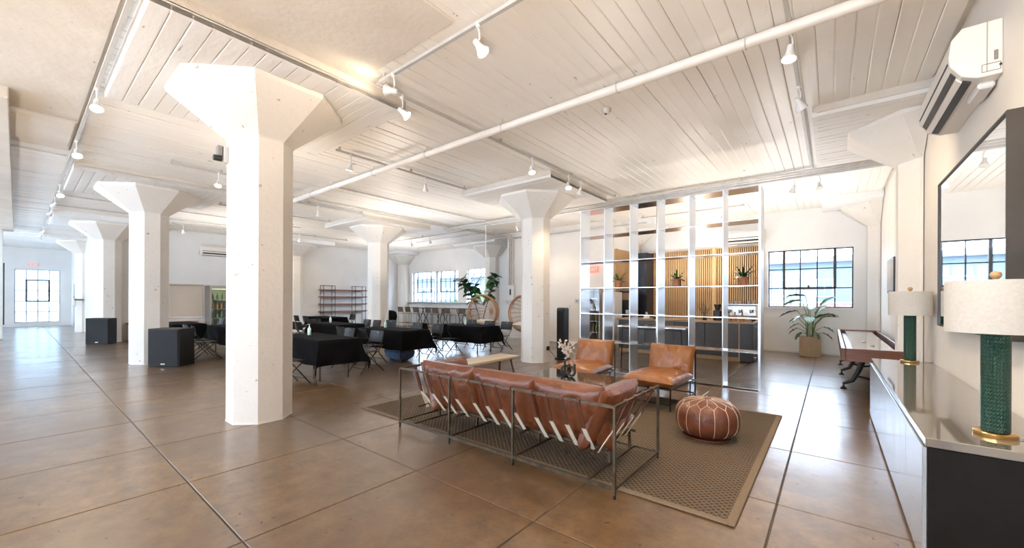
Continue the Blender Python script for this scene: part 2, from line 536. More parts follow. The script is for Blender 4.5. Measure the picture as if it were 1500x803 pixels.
X['shade'] = mat('linen_shade', (0.56, 0.54, 0.50), 0.9, (0.50, 0.48, 0.44), scale=60, bump=0.2, bscale=180)
X['shadein'] = mat('shade_lining', (0.82, 0.80, 0.76), 0.8, (0.78, 0.76, 0.72), scale=30)
X['finial'] = wood('turned_wood', (0.45, 0.27, 0.12), (0.56, 0.36, 0.18), 0.35, 'Z')
X['mirror'] = mat('mirror_glass', (0.93, 0.93, 0.92), 0.015, (0.90, 0.90, 0.90), scale=1, metal=1.0)
X['darkframe'] = mat('dark_frame_wood', (0.032, 0.028, 0.024), 0.4, (0.042, 0.037, 0.032), scale=6)
X['walnut'] = wood('walnut', (0.10, 0.035, 0.018), (0.17, 0.065, 0.032), 0.35, 'X')
X['playfield'] = mat('pale_playfield', (0.70, 0.66, 0.60), 0.12, (0.64, 0.59, 0.53), scale=4, coat=0.5)
X['castiron'] = mat('cast_iron', (0.013, 0.013, 0.014), 0.5, (0.024, 0.023, 0.023), scale=15, bump=0.3, bscale=60)
X['rattan'] = mat('rattan_cane', (0.34, 0.15, 0.06), 0.45, (0.47, 0.24, 0.10), scale=14)
X['cushion'] = mat('cream_cushion', (0.80, 0.74, 0.66), 0.9, (0.74, 0.68, 0.60), scale=12)
X['rope'] = mat('white_rope', (0.78, 0.76, 0.72), 0.9, (0.7, 0.68, 0.64), scale=60)
X['plank'] = wood('reclaimed_shelf', (0.24, 0.12, 0.075), (0.36, 0.20, 0.13), 0.6, 'Y')
X['fabricshade'] = mat('beige_roller_shade', (0.50, 0.445, 0.375), 0.9, (0.54, 0.48, 0.41), scale=30)
X['stainless'] = mat('stainless', (0.45, 0.45, 0.44), 0.3, (0.52, 0.52, 0.51), scale=5, metal=0.9, stretch=(1, 1, 0.1))
X['coolerglow'] = emit('cooler_lamp', (0.80, 0.90, 0.52), 1.3)
X['cooler_in'] = mat('cooler_lining', (0.55, 0.60, 0.50), 0.5, (0.5, 0.56, 0.46), scale=4)
X['greenbottle'] = mat('green_bottle', (0.10, 0.20, 0.09), 0.2, (0.18, 0.24, 0.10), scale=12)
X['amber'] = mat('amber_syrup', (0.42, 0.19, 0.05), 0.15, (0.50, 0.26, 0.08), scale=12)
X['exitred'] = emit('exit_red', (0.95, 0.16, 0.10), 0.9)
X['exitwhite'] = mat('exit_case', (0.80, 0.78, 0.75), 0.5, (0.76, 0.74, 0.71), scale=8)
X['red'] = mat('extinguisher_red', (0.50, 0.03, 0.02), 0.35, (0.42, 0.025, 0.018), scale=9)
X['denim'] = mat('blue_cloth', (0.06, 0.11, 0.20), 0.9, (0.09, 0.15, 0.26), scale=20)
X['sling'] = mat('brown_sling_seat', (0.10, 0.075, 0.058), 0.6, (0.14, 0.105, 0.08), scale=12)
X['facade'] = mat('pale_blue_facade', (0.13, 0.17, 0.205), 0.8, (0.15, 0.195, 0.23), scale=1.0, spec=0.1)
X['roofgrey'] = mat('grey_roof', (0.34, 0.36, 0.38), 0.8, (0.4, 0.42, 0.44), scale=1)
X['winblue'] = mat('blue_window_pane', (0.09, 0.13, 0.19), 0.5, (0.12, 0.17, 0.23), scale=2)
X['brickred'] = mat('old_brick', (0.17, 0.10, 0.075), 0.9, (0.22, 0.14, 0.11), scale=5)
X['asphalt'] = mat('pale_asphalt', (0.30, 0.30, 0.30), 0.9, (0.36, 0.36, 0.36), scale=0.6)
X['treegreen'] = mat('tree_green', (0.10, 0.19, 0.08), 0.8, (0.16, 0.27, 0.11), scale=2)
X['bark'] = mat('bark', (0.14, 0.10, 0.07), 0.9, (0.2, 0.15, 0.1), scale=12, bump=0.6)
X['steeltop'] = mat('grey_steel_machine', (0.56, 0.53, 0.49), 0.28, (0.64, 0.61, 0.56), scale=9, metal=0.5)


def green_glaze():
    m, nt, b = nodes_of('green_chevron_glaze')
    N, L = nt.nodes, nt.links
    tc = N.new('ShaderNodeTexCoord').outputs['Object']
    b.inputs['Base Color'].default_value = (0.006, 0.075, 0.042, 1)
    b.inputs['Roughness'].default_value = 0.28
    # vertical chevron relief wound round the cylinder
    sp = N.new('ShaderNodeSeparateXYZ')
    L.new(tc, sp.inputs[0])
    at = N.new('ShaderNodeMath')
    at.operation = 'ARCTAN2'
    L.new(sp.outputs['Y'], at.inputs[0])
    L.new(sp.outputs['X'], at.inputs[1])
    k = N.new('ShaderNodeMath')
    k.operation = 'MULTIPLY'
    k.inputs[1].default_value = 9.0
    L.new(at.outputs[0], k.inputs[0])
    pp = N.new('ShaderNodeMath')
    pp.operation = 'PINGPONG'
    pp.inputs[1].default_value = 1.0
    L.new(k.outputs[0], pp.inputs[0])
    z = N.new('ShaderNodeMath')
    z.operation = 'MULTIPLY_ADD'
    z.inputs[1].default_value = 95.0
    L.new(sp.outputs['Z'], z.inputs[0])
    L.new(pp.outputs[0], z.inputs[2])
    zz = N.new('ShaderNodeMath')
    zz.operation = 'PINGPONG'
    zz.inputs[1].default_value = 1.0
    L.new(z.outputs[0], zz.inputs[0])
    bp = N.new('ShaderNodeBump')
    bp.inputs['Strength'].default_value = 0.8
    bp.inputs['Distance'].default_value = 0.004
    L.new(zz.outputs[0], bp.inputs['Height'])
    L.new(bp.outputs[0], b.inputs['Normal'])
    r = N.new('ShaderNodeValToRGB')
    r.color_ramp.elements[0].color = (0.0025, 0.026, 0.016, 1)
    r.color_ramp.elements[1].color = (0.006, 0.062, 0.037, 1)
    L.new(zz.outputs[0], r.inputs[0])
    L.new(r.outputs[0], b.inputs['Base Color'])
    return m


X['greenglaze'] = green_glaze()


# ------------------------------------------------------------------ mesh helpers
class MB:
    def __init__(self):
        self.v, self.f = [], []

    def add(self, vs, fs):
        n = len(self.v)
        self.v += [tuple(p) for p in vs]
        self.f += [tuple(i + n for i in q) for q in fs]
        return self

    def box(self, lo, hi, b=0.0):
        x0, y0, z0 = lo
        x1, y1, z1 = hi
        if b <= 0:
            return self.add([(x0, y0, z0), (x1, y0, z0), (x1, y1, z0), (x0, y1, z0), (x0, y0, z1), (x1, y0, z1), (x1, y1, z1), (x0, y1, z1)],
                            [(0, 3, 2, 1), (4, 5, 6, 7), (0, 1, 5, 4), (1, 2, 6, 5), (2, 3, 7, 6), (3, 0, 4, 7)])
        b = min(b, (x1 - x0) * .45, (y1 - y0) * .45, (z1 - z0) * .45)
        C, Hh = ((x0 + x1) / 2, (y0 + y1) / 2, (z0 + z1) / 2), ((x1 - x0) / 2, (y1 - y0) / 2, (z1 - z0) / 2)
        vs, idx = [], {}
        for sx in (-1, 1):
            for sy in (-1, 1):
                for sz in (-1, 1):
                    for ax in range(3):
                        p = [sx * Hh[0], sy * Hh[1], sz * Hh[2]]
                        for k in range(3):
                            if k != ax:
                                p[k] -= (sx, sy, sz)[k] * b
                        idx[(sx, sy, sz, ax)] = len(vs)
                        vs.append((C[0] + p[0], C[1] + p[1], C[2] + p[2]))
        fs = []
        def q(a, flip):
            fs.append(tuple(reversed(a)) if flip else tuple(a))
        for s in (-1, 1):
            q([idx[(s, -1, -1, 0)], idx[(s, 1, -1, 0)], idx[(s, 1, 1, 0)], idx[(s, -1, 1, 0)]], s < 0)
            q([idx[(-1, s, -1, 1)], idx[(1, s, -1, 1)], idx[(1, s, 1, 1)], idx[(-1, s, 1, 1)]], s > 0)
            q([idx[(-1, -1, s, 2)], idx[(1, -1, s, 2)], idx[(1, 1, s, 2)], idx[(-1, 1, s, 2)]], s < 0)
        for s in (-1, 1):
            for t in (-1, 1):
                q([idx[(s, t, -1, 0)], idx[(s, t, -1, 1)], idx[(s, t, 1, 1)], idx[(s, t, 1, 0)]], s * t < 0)
                q([idx[(s, -1, t, 0)], idx[(s, 1, t, 0)], idx[(s, 1, t, 2)], idx[(s, -1, t, 2)]], s * t < 0)
                q([idx[(-1, s, t, 1)], idx[(-1, s, t, 2)], idx[(1, s, t, 2)], idx[(1, s, t, 1)]], s * t < 0)
                for u in (-1, 1):
                    q([idx[(s, t, u, 0)], idx[(s, t, u, 1)], idx[(s, t, u, 2)]], s * t * u < 0)
        return self.add(vs, fs)

    def bar(self, p0, p1, w, d=None, up=(0, 0, 1)):
        """square bar from p0 to p1"""
        p0, p1 = Vector(p0), Vector(p1)
        a = (p1 - p0).normalized()
        u = Vector(up)
        if abs(a.dot(u)) > 0.98:
            u = Vector((0, 1, 0))
        s = a.cross(u).normalized()
        t = s.cross(a)
        w, d = w / 2, (d or w) / 2
        vs = [p + s * i * w + t * j * d for p in (p0, p1) for i, j in ((-1, -1), (1, -1), (1, 1), (-1, 1))]
        return self.add(vs, [(0, 1, 2, 3), (7, 6, 5, 4), (0, 4, 5, 1), (1, 5, 6, 2), (2, 6, 7, 3), (3, 7, 4, 0)])

    def tube(self, pts, r, n=8, closed=False, r2=None):
        pts = [Vector(p) for p in pts]
        m = len(pts)
        rs = r if isinstance(r, (list, tuple)) else [r + (((r2 if r2 is not None else r) - r) * i / max(1, m - 1)) for i in range(m)]
        prev = None
        vs, fs = [], []
        for i, p in enumerate(pts):
            if closed:
                d = pts[(i + 1) % m] - pts[i - 1]
            else:
                d = pts[min(i + 1, m - 1)] - pts[max(i - 1, 0)]
            d.normalize()
            if prev is None:
                u = Vector((0, 0, 1)) if abs(d.z) < 0.9 else Vector((1, 0, 0))
                s = d.cross(u).normalized()
            else:
                s = (prev - d * prev.dot(d)).normalized()
            prev = s
            t = d.cross(s)
            for k in range(n):
                a = 2 * PI * k / n
                vs.append(p + (s * math.cos(a) + t * math.sin(a)) * rs[i])
        seg = m if closed else m - 1
        for i in range(seg):
            j = (i + 1) % m
            for k in range(n):
                l = (k + 1) % n
                fs.append((i * n + k, i * n + l, j * n + l, j * n + k))
        if not closed:
            fs.append(tuple(reversed(range(n))))
            fs.append(tuple((m - 1) * n + k for k in range(n)))
        return self.add(vs, fs)

    def cyl(self, p0, p1, r, n=16, r2=None):
        return self.tube([p0, p1], r, n, r2=r2)

    def lathe(self, prof, n=32, c=(0, 0, 0), cap=True, lobes=None):
        """profile of (radius, z) from bottom to top"""
        vs, fs = [], []
        for r, z in prof:
            for k in range(n):
                a = 2 * PI * k / n
                rr = r * (lobes(a, z) if lobes else 1)
                vs.append((c[0] + rr * math.cos(a), c[1] + rr * math.sin(a), c[2] + z))
        for i in range(len(prof) - 1):
            for k in range(n):
                l = (k + 1) % n
                fs.append((i * n + k, i * n + l, (i + 1) * n + l, (i + 1) * n + k))
        if cap:
            fs.append(tuple(reversed(range(n))))
            fs.append(tuple((len(prof) - 1) * n + k for k in range(n)))
        return self.add(vs, fs)

    def prism(self, poly, axis, a, b):
        """closed polygon (2D points) extruded along axis 0/1/2 from a to b"""
        n = len(poly)
        def put(p, t):
            q = list(p)
            q.insert(axis, t)
            return tuple(q)
        vs = [put(p, a) for p in poly] + [put(p, b) for p in poly]
        fs = [tuple(range(n)), tuple(reversed(range(n, 2 * n)))]
        for i in range(n):
            j = (i + 1) % n
            fs.append((j, i, i + n, j + n))
        return self.add(vs, fs)

    def grid(self, fn, nu, nv, close_u=False):
        vs = [fn(i / nu, j / nv) for j in range(nv + 1) for i in range(nu + (0 if close_u else 1))]
        w = nu if close_u else nu + 1
        fs = []
        for j in range(nv):
            for i in range(nu):
                k = (i + 1) % w if close_u else i + 1
                fs.append((j * w + i, j * w + k, (j + 1) * w + k, (j + 1) * w + i))
        return self.add(vs, fs)

    def cushion(self, w, d, h, res=14, p=3.0, wr=0.0, seed=0.0, sag=0.0, crown=0.35):
        """puffy pad centred at the origin: thin pinched rim, crowned faces, soft wrinkles"""
        nx, ny = res, max(6, int(res * d / w))
        def top(s, t, sg):
            x, y = s * 2 - 1, t * 2 - 1
            x = math.copysign(abs(x) ** 0.75, x)
            y = math.copysign(abs(y) ** 0.75, y)
            e = (1 - abs(x) ** p) * (1 - abs(y) ** p)
            e = max(e, 0.0)
            z = h / 2 * (e ** crown)
            nn = noise.noise(Vector((x * w * 4 + seed, y * d * 4, sg * 3.0 + seed)))
            n2 = noise.noise(Vector((x * w * 11 + seed, y * d * 7, sg * 5.0)))
            z += wr * (nn + 0.5 * n2) * (e ** 0.5)
            pin = 1 - 0.035 * (abs(x) ** 2) * (1 - abs(y) ** 2) - 0.035 * (abs(y) ** 2) * (1 - abs(x) ** 2)
            return (x * w / 2 * pin, y * d / 2 * pin, sg * z - sag * (1 - x * x) * (1 - y * y))
        m = len(self.v)
        self.grid(lambda s, t: top(s, t, 1), nx, ny)
        k = len(self.v)
        self.grid(lambda s, t: top(s, t, -1), nx, ny)
        # flip lower faces
        nf = nx * ny
        self.f[-nf:] = [tuple(reversed(q)) for q in self.f[-nf:]]
        return self

    def xf(self, M, start=0):
        self.v[start:] = [tuple(M @ Vector(p)) for p in self.v[start:]]
        return self

    def mesh(self, name, material, smooth=False):
        me = bpy.data.meshes.new(name)
        me.from_pydata(self.v, [], self.f)
        if material is not None:
            me.materials.append(material)
        if smooth:
            me.polygons.foreach_set('use_smooth', [True] * len(me.polygons))
            try:
                me.set_sharp_from_angle(angle=math.radians(40))
            except Exception:
                pass
        me.update()
        return me

    def build(self, name, material, parent=None, smooth=False, loc=None, rot=None):
        o = bpy.data.objects.new(name, self.mesh(name, material, smooth))
        COL.objects.link(o)
        if parent is not None:
            o.parent = parent
        if loc:
            o.location = loc
        if rot:
            o.rotation_euler = rot
        return o


def link_mesh(name, me, parent=None, loc=(0, 0, 0), rot=(0, 0, 0), scale=(1, 1, 1)):
    o = bpy.data.objects.new(name, me)
    COL.objects.link(o)
    o.parent = parent
    o.location, o.rotation_euler, o.scale = loc, rot, scale
    return o


def tag(o, label=None, cat=None, group=None, kind=None):
    if label:
        o['label'] = label
    if cat:
        o['category'] = cat
    if group:
        o['group'] = group
    if kind:
        o['kind'] = kind
    return o


def thing(name, label, cat, loc=(0, 0, 0), rz=0.0, group=None):
    o = bpy.data.objects.new(name, None)
    o.empty_display_size = 0.1
    COL.objects.link(o)
    o.location = loc
    o.rotation_euler = (0, 0, rz)
    return tag(o, label, cat, group)


KIDS = {}


def dup(root, loc, rz=0.0, label=None, rot=None):
    """copy of a thing with its parts and sub-parts (mesh data shared)"""
    if root.name not in KIDS:
        KIDS[root.name] = [(c, list(c.children)) for c in root.children]
    r = root.copy()
    COL.objects.link(r)
    r.location = loc
    r.rotation_euler = rot if rot else (0, 0, rz)
    if label:
        r['label'] = label
    for c, gs in KIDS[root.name]:
        k = c.copy()
        COL.objects.link(k)
        k.parent = r
        for g in gs:
            d = g.copy()
            COL.objects.link(d)
            d.parent = k
    return r


def struct(o):
    o['kind'] = 'structure'
    return o


def sempty(name):
    o = bpy.data.objects.new(name, None)
    COL.objects.link(o)
    o['kind'] = 'structure'
    return o

# =================================================================== STRUCTURE
# ---- floor: sawn concrete slabs
XJ, YJ, SX, SY = -0.31, 0.88, 1.2575, 1.315
fl_o = struct(MB().box((-33.2, -6.4, -0.25), (1.3, 14.5, -0.006)).build('floor', X['subfloor']))
slab_me = MB().box((0.005, 0.005, -0.05), (SX - 0.005, SY - 0.005, 0), 0.004).mesh('slab', X['floor'])
for i in range(-18, 2):
    for j in range(-1, 10):
        xa, ya = XJ + (i - 1) * SX, YJ + j * SY
        link_mesh('slab', slab_me, fl_o, (xa, ya, random.uniform(-0.0012, 0.0)))
rest = MB()
for i in range(-26, 2):
    for j in range(-6, 11):
        if i >= -18 and -1 <= j < 10:
            continue
        xa, ya = XJ + (i - 1) * SX, YJ + j * SY
        rest.box((xa + .005, ya + .005, -0.05), (xa + SX - .005, ya + SY - .005, 0), 0.004)
tag(rest.build('far_slabs', X['floor'], fl_o), kind='stuff')

# ---- ceiling: cast boards along y, smooth plaster bay, drop panels
ce = struct(MB().box((-33.2, -6.4, CEIL + 0.035), (1.3, 14.5, CEIL + 0.3)).build('ceiling', X['joint']))
BW = 0.15


def board_mesh(y0, y1, seed):
    rnd = random.Random(seed)
    m = MB()
    n = 9
    ys = [y0 + (y1 - y0) * k / n for k in range(n + 1)]
    w = BW / 2 - 0.0012
    vs = []
    for y in ys:
        e = rnd.uniform(-0.002, 0.002)
        t = rnd.uniform(-0.004, 0.004)
        vs += [(-w + e, y, 0.06), (-w + e, y, 0.004 + t), (-w + 0.012 + e, y, 0.0 + t * .5), (w - 0.012 + e, y, 0.0 - t * .5), (w + e, y, 0.004 - t), (w + e, y, 0.06)]
    fs = []
    for k in range(n):
        for i in range(5):
            fs.append((k * 6 + i, (k + 1) * 6 + i, (k + 1) * 6 + i + 1, k * 6 + i + 1))
    fs += [(0, 1, 2, 3, 4, 5), tuple(n * 6 + i for i in reversed(range(6)))]
    return m.add(vs, fs).mesh('board', X['board'])


near_boards = [board_mesh(0.62, 14.05, s) for s in range(6)]
long_boards = [board_mesh(-6.0, 14.05, s + 20) for s in range(3)]
nb = int((1.0 + 32.6) / BW)
for k in range(nb):
    x = 0.92 - (k + 0.5) * BW
    me = random.choice(near_boards if x > -10.55 else long_boards)
    b = link_mesh('board', me, ce, (x, 0, CEIL + random.uniform(-0.007, 0.005)), (0, random.uniform(-0.02, 0.02), 0))
MB().box((-10.5, -6.0, CEIL - 0.012), (0.97, 0.57, CEIL + 0.03), 0.01).build('plaster_bay', X['plaster'], ce)

panel_board_mes = []
for s in range(3):
    m = MB()
    rnd = random.Random(s + 60)
    n = 5
    vs = []
    for k in range(n + 1):
        xk = -1.27 + 2.54 * k / n
        t = rnd.uniform(-0.003, 0.003)
        vs += [(xk, -0.072, 0.05), (xk, -0.072, 0.003 + t), (xk, -0.062, t), (xk, 0.062, -t), (xk, 0.072, 0.003 - t), (xk, 0.072, 0.05)]
    fs = []
    for k in range(n):
        for i in range(5):
            fs.append((k * 6 + i, k * 6 + i + 1, (k + 1) * 6 + i + 1, (k + 1) * 6 + i))
    fs += [(0, 5, 4, 3, 2, 1), tuple(n * 6 + i for i in range(6))]
    panel_board_mes.append(m.add(vs, fs).mesh('board', X['panel_board']))
ROWS = {1.94: (-5.65, -12.4, -19.15, -25.9), 7.95: (1.06, -5.65, -12.4, -19.15), 13.95: (1.06, -5.65, -12.4, -19.15)}
for cy, xs in ROWS.items():
    for cx in xs:
        near = (cx, cy) in ((-5.65, 1.94), (-12.4, 1.94), (-5.65, 7.95), (1.06, 7.95), (-12.4, 7.95))
        xa, xb = cx - 1.27, min(cx + 1.27, 0.96)
        ya, yb = cy - 1.27, min(cy + 1.27, 14.0)
        zz = DROP + (0.05 if near else 0.0)
        p = MB().box((xa, ya, zz), (xb, yb, CEIL + 0.06), 0.012).build('drop_panel', X['plaster'] if near else X['whitetrim'], ce)
        if near:
            # rim of the panel, then its own boards between
            MB().box((xa, ya, DROP), (xa + 0.05, yb, zz + .02)).box((xb - 0.05, ya, DROP), (xb, yb, zz + .02)).build('panel_rim', X['panel_board'], p)
            for k in range(17):
                if xb < 0.95 or True:
                    o = link_mesh('board', random.choice(panel_board_mes), p, ((xa + xb) / 2, ya + 0.075 + k * 0.1494, DROP + random.uniform(-0.004, 0.003)),
                                  (random.uniform(-.02, .02), 0, 0), ((xb - xa) / 2.54, 1, 1))
MB().box((-4.36, 0.58, CEIL - 0.014), (-2.75, 2.56, CEIL + 0.02), 0.01).build('plaster_patch', X['plaster'], ce)
# smooth band beyond the plaster bay
MB().box((-10.05, -6.0, CEIL - 0.06), (-8.65, 0.55, CEIL + 0.02), 0.02).build('plaster_band', X['plaster'], ce)

# ---- columns with flared capitals
OCT = [(-.4142, -1), (.4142, -1), (1, -.4142), (1, .4142), (.4142, 1), (-.4142, 1), (-1, .4142), (-1, -.4142)]


def octa(levels, clipx=None, clipy=None):
    m = MB()
    vs, fs = [], []
    for a, z in levels:
        for px, py in OCT:
            x, y = px * a, py * a
            vs.append((x, y, z))
    n = len(levels)
    for i in range(n - 1):
        for k in range(8):
            l = (k + 1) % 8
            fs.append((i * 8 + k, i * 8 + l, (i + 1) * 8 + l, (i + 1) * 8 + k))
    fs += [tuple(reversed(range(8))), tuple((n - 1) * 8 + k for k in range(8))]
    m.add(vs, fs)
    if clipx is not None:
        m.v = [(min(p[0], clipx), p[1], p[2]) for p in m.v]
    if clipy is not None:
        m.v = [(p[0], min(p[1], clipy), p[2]) for p in m.v]
    return m


for cy, xs in ROWS.items():
    for cx in xs:
        c = sempty('column')
        c.location = (cx, cy, 0)
        clx = 0.96 - cx if cx > 0 else None
        cly = 14.03 - cy if cy > 13 else None
        octa([(0.335, 0.0), (0.33, 0.03), (0.33, 1.2), (0.328, 2.4), (0.33, 3.44)], clx, cly).build('shaft', X['column'], c)
        octa([(0.33, 3.43), (0.345, 3.45), (0.87, 3.90), (0.88, DROP + 0.02)], clx, cly).build('capital', X['column'], c)


# ---- walls
def wall(name, axis, a0, a1, t0, t1, z0, z1, openings, material):
    """axis 'x': runs along x with thickness in y (t0..t1); axis 'y': runs along y with thickness in x"""
    m = MB()
    def put(a, b, za, zb):
        if b - a < 1e-4 or zb - za < 1e-4:
            return
        if axis == 'x':
            m.box((a, t0, za), (b, t1, zb))
        else:
            m.box((t0, a, za), (t1, b, zb))
    cur = a0
    for (oa, ob, za, zb) in sorted(openings):
        put(cur, oa, z0, z1)
        put(oa, ob, z0, za)
        put(oa, ob, zb, z1)
        cur = ob
    put(cur, a1, z0, z1)
    return struct(m.build(name, material))


RW = (-1.48, 0.46, 1.30, 2.96)
BWIN = [(-18.55, -16.62, 1.34, 2.98), (-16.56, -14.80, 1.34, 2.98), (-14.18, -12.9, 1.34, 3.0)]
wall('wall_back', 'x', -33.0, 1.3, 14.05, 14.35, -0.01, CEIL + 0.1, [RW] + BWIN, X['brick_wall'])
wall('wall_right', 'y', -6.0, 14.05, 0.97, 1.25, -0.01, CEIL + 0.1, [], X['warm_wall'])
FW = (-0.06, 1.49, 0.22, 2.97)
FD = (-0.95, -0.37, 0.12, 3.25)
wall('wall_left', 'y', -6.0, 14.05, -32.8, -32.5, -0.01, CEIL + 0.1, [FW, FD], X['white_wall'])
ADDED_REARW = [(-29.2, -24.8, .6, 3.6), (-23.2, -18.8, .6, 3.6), (-17.2, -12.8, .6, 3.6), (-11.2, -6.8, .6, 3.6), (-5.2, -0.8, .6, 3.6)]  # invented openings in the unseen wall, added for general fill light
wall('wall_front', 'x', -33.0, 1.3, -6.3, -6.0, -0.01, CEIL + 0.1, ADDED_REARW, X['white_wall'])
wall('wall_store', 'x', -9.95, -5.50, 12.1, 12.28, 0, CEIL + 0.05, [], X['warm_wall'])
wall('wall_store_side', 'y', 12.28, 14.05, -9.95, -9.77, 0, CEIL + 0.05, [], X['white_wall'])
wall('wall_kitchen_side', 'y', 12.28, 14.05, -5.70, -5.50, 0, CEIL + 0.05, [], X['white_wall'])
wall('wall_hall', 'y', 2.05, 14.05, -19.6, -19.4, 0, CEIL + 0.05, [], X['white_wall'])
wall('wall_corridor', 'x', -32.5, -19.35, 1.88, 2.05, 0, CEIL + 0.05, [], X['white_wall'])
# soffit along the open left side and the pier that carries its far end
struct(MB().box((-23.8, -3.2, DROP), (-7.9, -0.065, CEIL + 0.02), 0.01).build('ceiling_drop', X['plaster']))
struct(MB().box((-24.0, -0.9, 0), (-23.3, -0.31, CEIL + 0.02), 0.01).build('pillar', X['white_wall']))
# baseboards
struct(MB().box((-9.95, 12.085, 0), (-5.5, 12.1, 0.06)).build('baseboard_store', X['whitetrim']))
struct(MB().box((-5.4, 14.035, 0), (0.97, 14.05, 0.05)).build('baseboard_back', X['joint']))


# ---- steel windows
def steel_window(name, axis, t, a_lines, z_lines, heavy, glass, thick=0.022, hv=0.045, depth=0.05, flip=1, steel='winsteel', fixed='winsteel', tilt=None, sill=True, t_out=0.3):
    """a_lines / z_lines: muntin positions incl. the edges; heavy: (ia, ib, ja, jb) columns/rows of the opening sash"""
    root = sempty(name)
    def B(m, a0, a1, z0, z1, d0, d1):
        if axis == 'x':
            m.box((a0, t + d0, z0), (a1, t + d1, z1))
        else:
            lo, hi = sorted((t - d0, t - d1))
            m.box((lo, a0, z0), (hi, a1, z1))
    al, zl = a_lines, sorted(z_lines)
    fr = MB()
    B(fr, al[0] - .01, al[0] + thick, zl[0], zl[-1], 0.10, 0.10 + depth)
    B(fr, al[-1] - thick, al[-1] + .01, zl[0], zl[-1], 0.10, 0.10 + depth)
    B(fr, al[0], al[-1], zl[0] - .01, zl[0] + thick, 0.10, 0.10 + depth)
    B(fr, al[0], al[-1], zl[-1] - thick, zl[-1] + .01, 0.10, 0.10 + depth)
    fr.build('frame', X[fixed], root)
    for a in al[1:-1]:
        m = MB()
        B(m, a - thick / 2, a + thick / 2, zl[0], zl[-1], 0.105, 0.10 + depth * .8)
        m.build('muntin', X[fixed], root)
    for z in zl[1:-1]:
        m = MB()
        B(m, al[0], al[-1], z - thick / 2, z + thick / 2, 0.105, 0.10 + depth * .8)
        m.build('muntin', X[fixed], root)
    if heavy:
        ia, ib, ja, jb = heavy
        a0, a1, z0, z1 = al[ia], al[ib], zl[ja], zl[jb]
        m = MB()
        B(m, a0 - hv / 2, a0 + hv / 2, z0, z1, 0.08, 0.14)
        B(m, a1 - hv / 2, a1 + hv / 2, z0, z1, 0.08, 0.14)
        B(m, a0, a1, z0 - hv / 2, z0 + hv / 2, 0.08, 0.14)
        B(m, a0, a1, z1 - hv / 2, z1 + hv / 2, 0.08, 0.14)
        s = m.build('sash', X[steel], root)
        h = MB()
        mid = (a0 + a1) / 2
        B(h, mid - .02, mid + .02, z0 + .0, z0 + .09, 0.045, 0.08)
        h.build('latch', X[steel], s)
    for i in range(len(al) - 1):
        for j in range(len(zl) - 1):
            m = MB()
            B(m, al[i] + .004, al[i + 1] - .004, zl[j] + .004, zl[j + 1] - .004, 0.118, 0.124)
            m.build('pane', X[glass], root)
    if sill:
        m = MB()
        B(m, al[0] - .02, al[-1] + .02, zl[0] - .035, zl[0] - .001, -0.03, t_out)
        m.build('sill', X['whitetrim'], root)
    return root


def lin(a, b, n):
    return [a + (b - a) * k / n for k in range(n + 1)]


steel_window('window_1', 'x', 14.05, lin(RW[0], RW[1], 5), lin(RW[2], RW[3], 3), (1, 4, 1, 3), 'glass', thick=0.03, hv=0.065)
steel_window('window_2', 'x', 14.05, lin(BWIN[0][0], BWIN[0][1], 5), lin(BWIN[0][2], BWIN[0][3], 3), (1, 4, 1, 3), 'glass')
steel_window('window_3', 'x', 14.05, lin(BWIN[1][0], BWIN[1][1], 5), lin(BWIN[1][2], BWIN[1][3], 3), (1, 4, 1, 3), 'glass')
w4 = steel_window('window_4', 'x', 14.05, lin(BWIN[2][0], BWIN[2][1], 3), lin(BWIN[2][2], BWIN[2][3], 3), None, 'glass', fixed='greysteel')
# the sash of the third back window stands tilted open
m = MB()
z0, z1, xa, xb = 2.15, 2.75, BWIN[2][0] + .06, BWIN[2][1] - .06
def tp(x, t):
    return (x, 13.97 - 0.55 * t, z1 - (z1 - z0) * t * 0.9)
for t in (0, .5, 1):
    m.bar(tp(xa, t), tp(xb, t), .022)
for x in lin(xa, xb, 2):
    m.bar(tp(x, 0), tp(x, 1), .022)
m.bar((xa, 14.1, z1 - .1), tp(xa, 1), .014)
m.bar((xb, 14.1, z1 - .1), tp(xb, 1), .014)
m.build('tilted_sash', X['winsteel'], w4)
steel_window('window_5', 'y', -32.5, lin(FW[0], FW[1], 4), lin(FW[2], FW[3], 5), (1, 3, 2, 4), 'frosted', thick=0.03, hv=0.06, fixed='greysteel')
steel_window('door_1', 'y', -32.5, lin(FD[0], FD[1], 1), lin(FD[2], FD[3], 5), (0, 1, 0, 5), 'frosted', thick=0.05, hv=0.10)
for n, (a, b, c, d) in enumerate(ADDED_REARW):
    steel_window('window_%d' % (6 + n), 'x', -6.3, lin(a, b, 6), lin(c, d, 4), (2, 4, 1, 3), 'glass')  # invented windows out of view, paired with the added fill lamps
# dark door in the corridor wall, seen edge-on
d2 = sempty('door_2')
MB().box((-29.6, 1.80, 0), (-28.5, 1.86, 2.2), .01).build('door_leaf', X['winsteel'], d2)
MB().box((-28.62, 1.74, 1.0), (-28.58, 1.80, 1.14)).build('door_handle', X['stainless'], d2)
# long sill ledge below the back windows and the trim over it
struct(MB().box((-19.0, 13.93, 1.27), (-12.75, 14.05, 1.33), .008).build('trim_1', X['greysteel']))

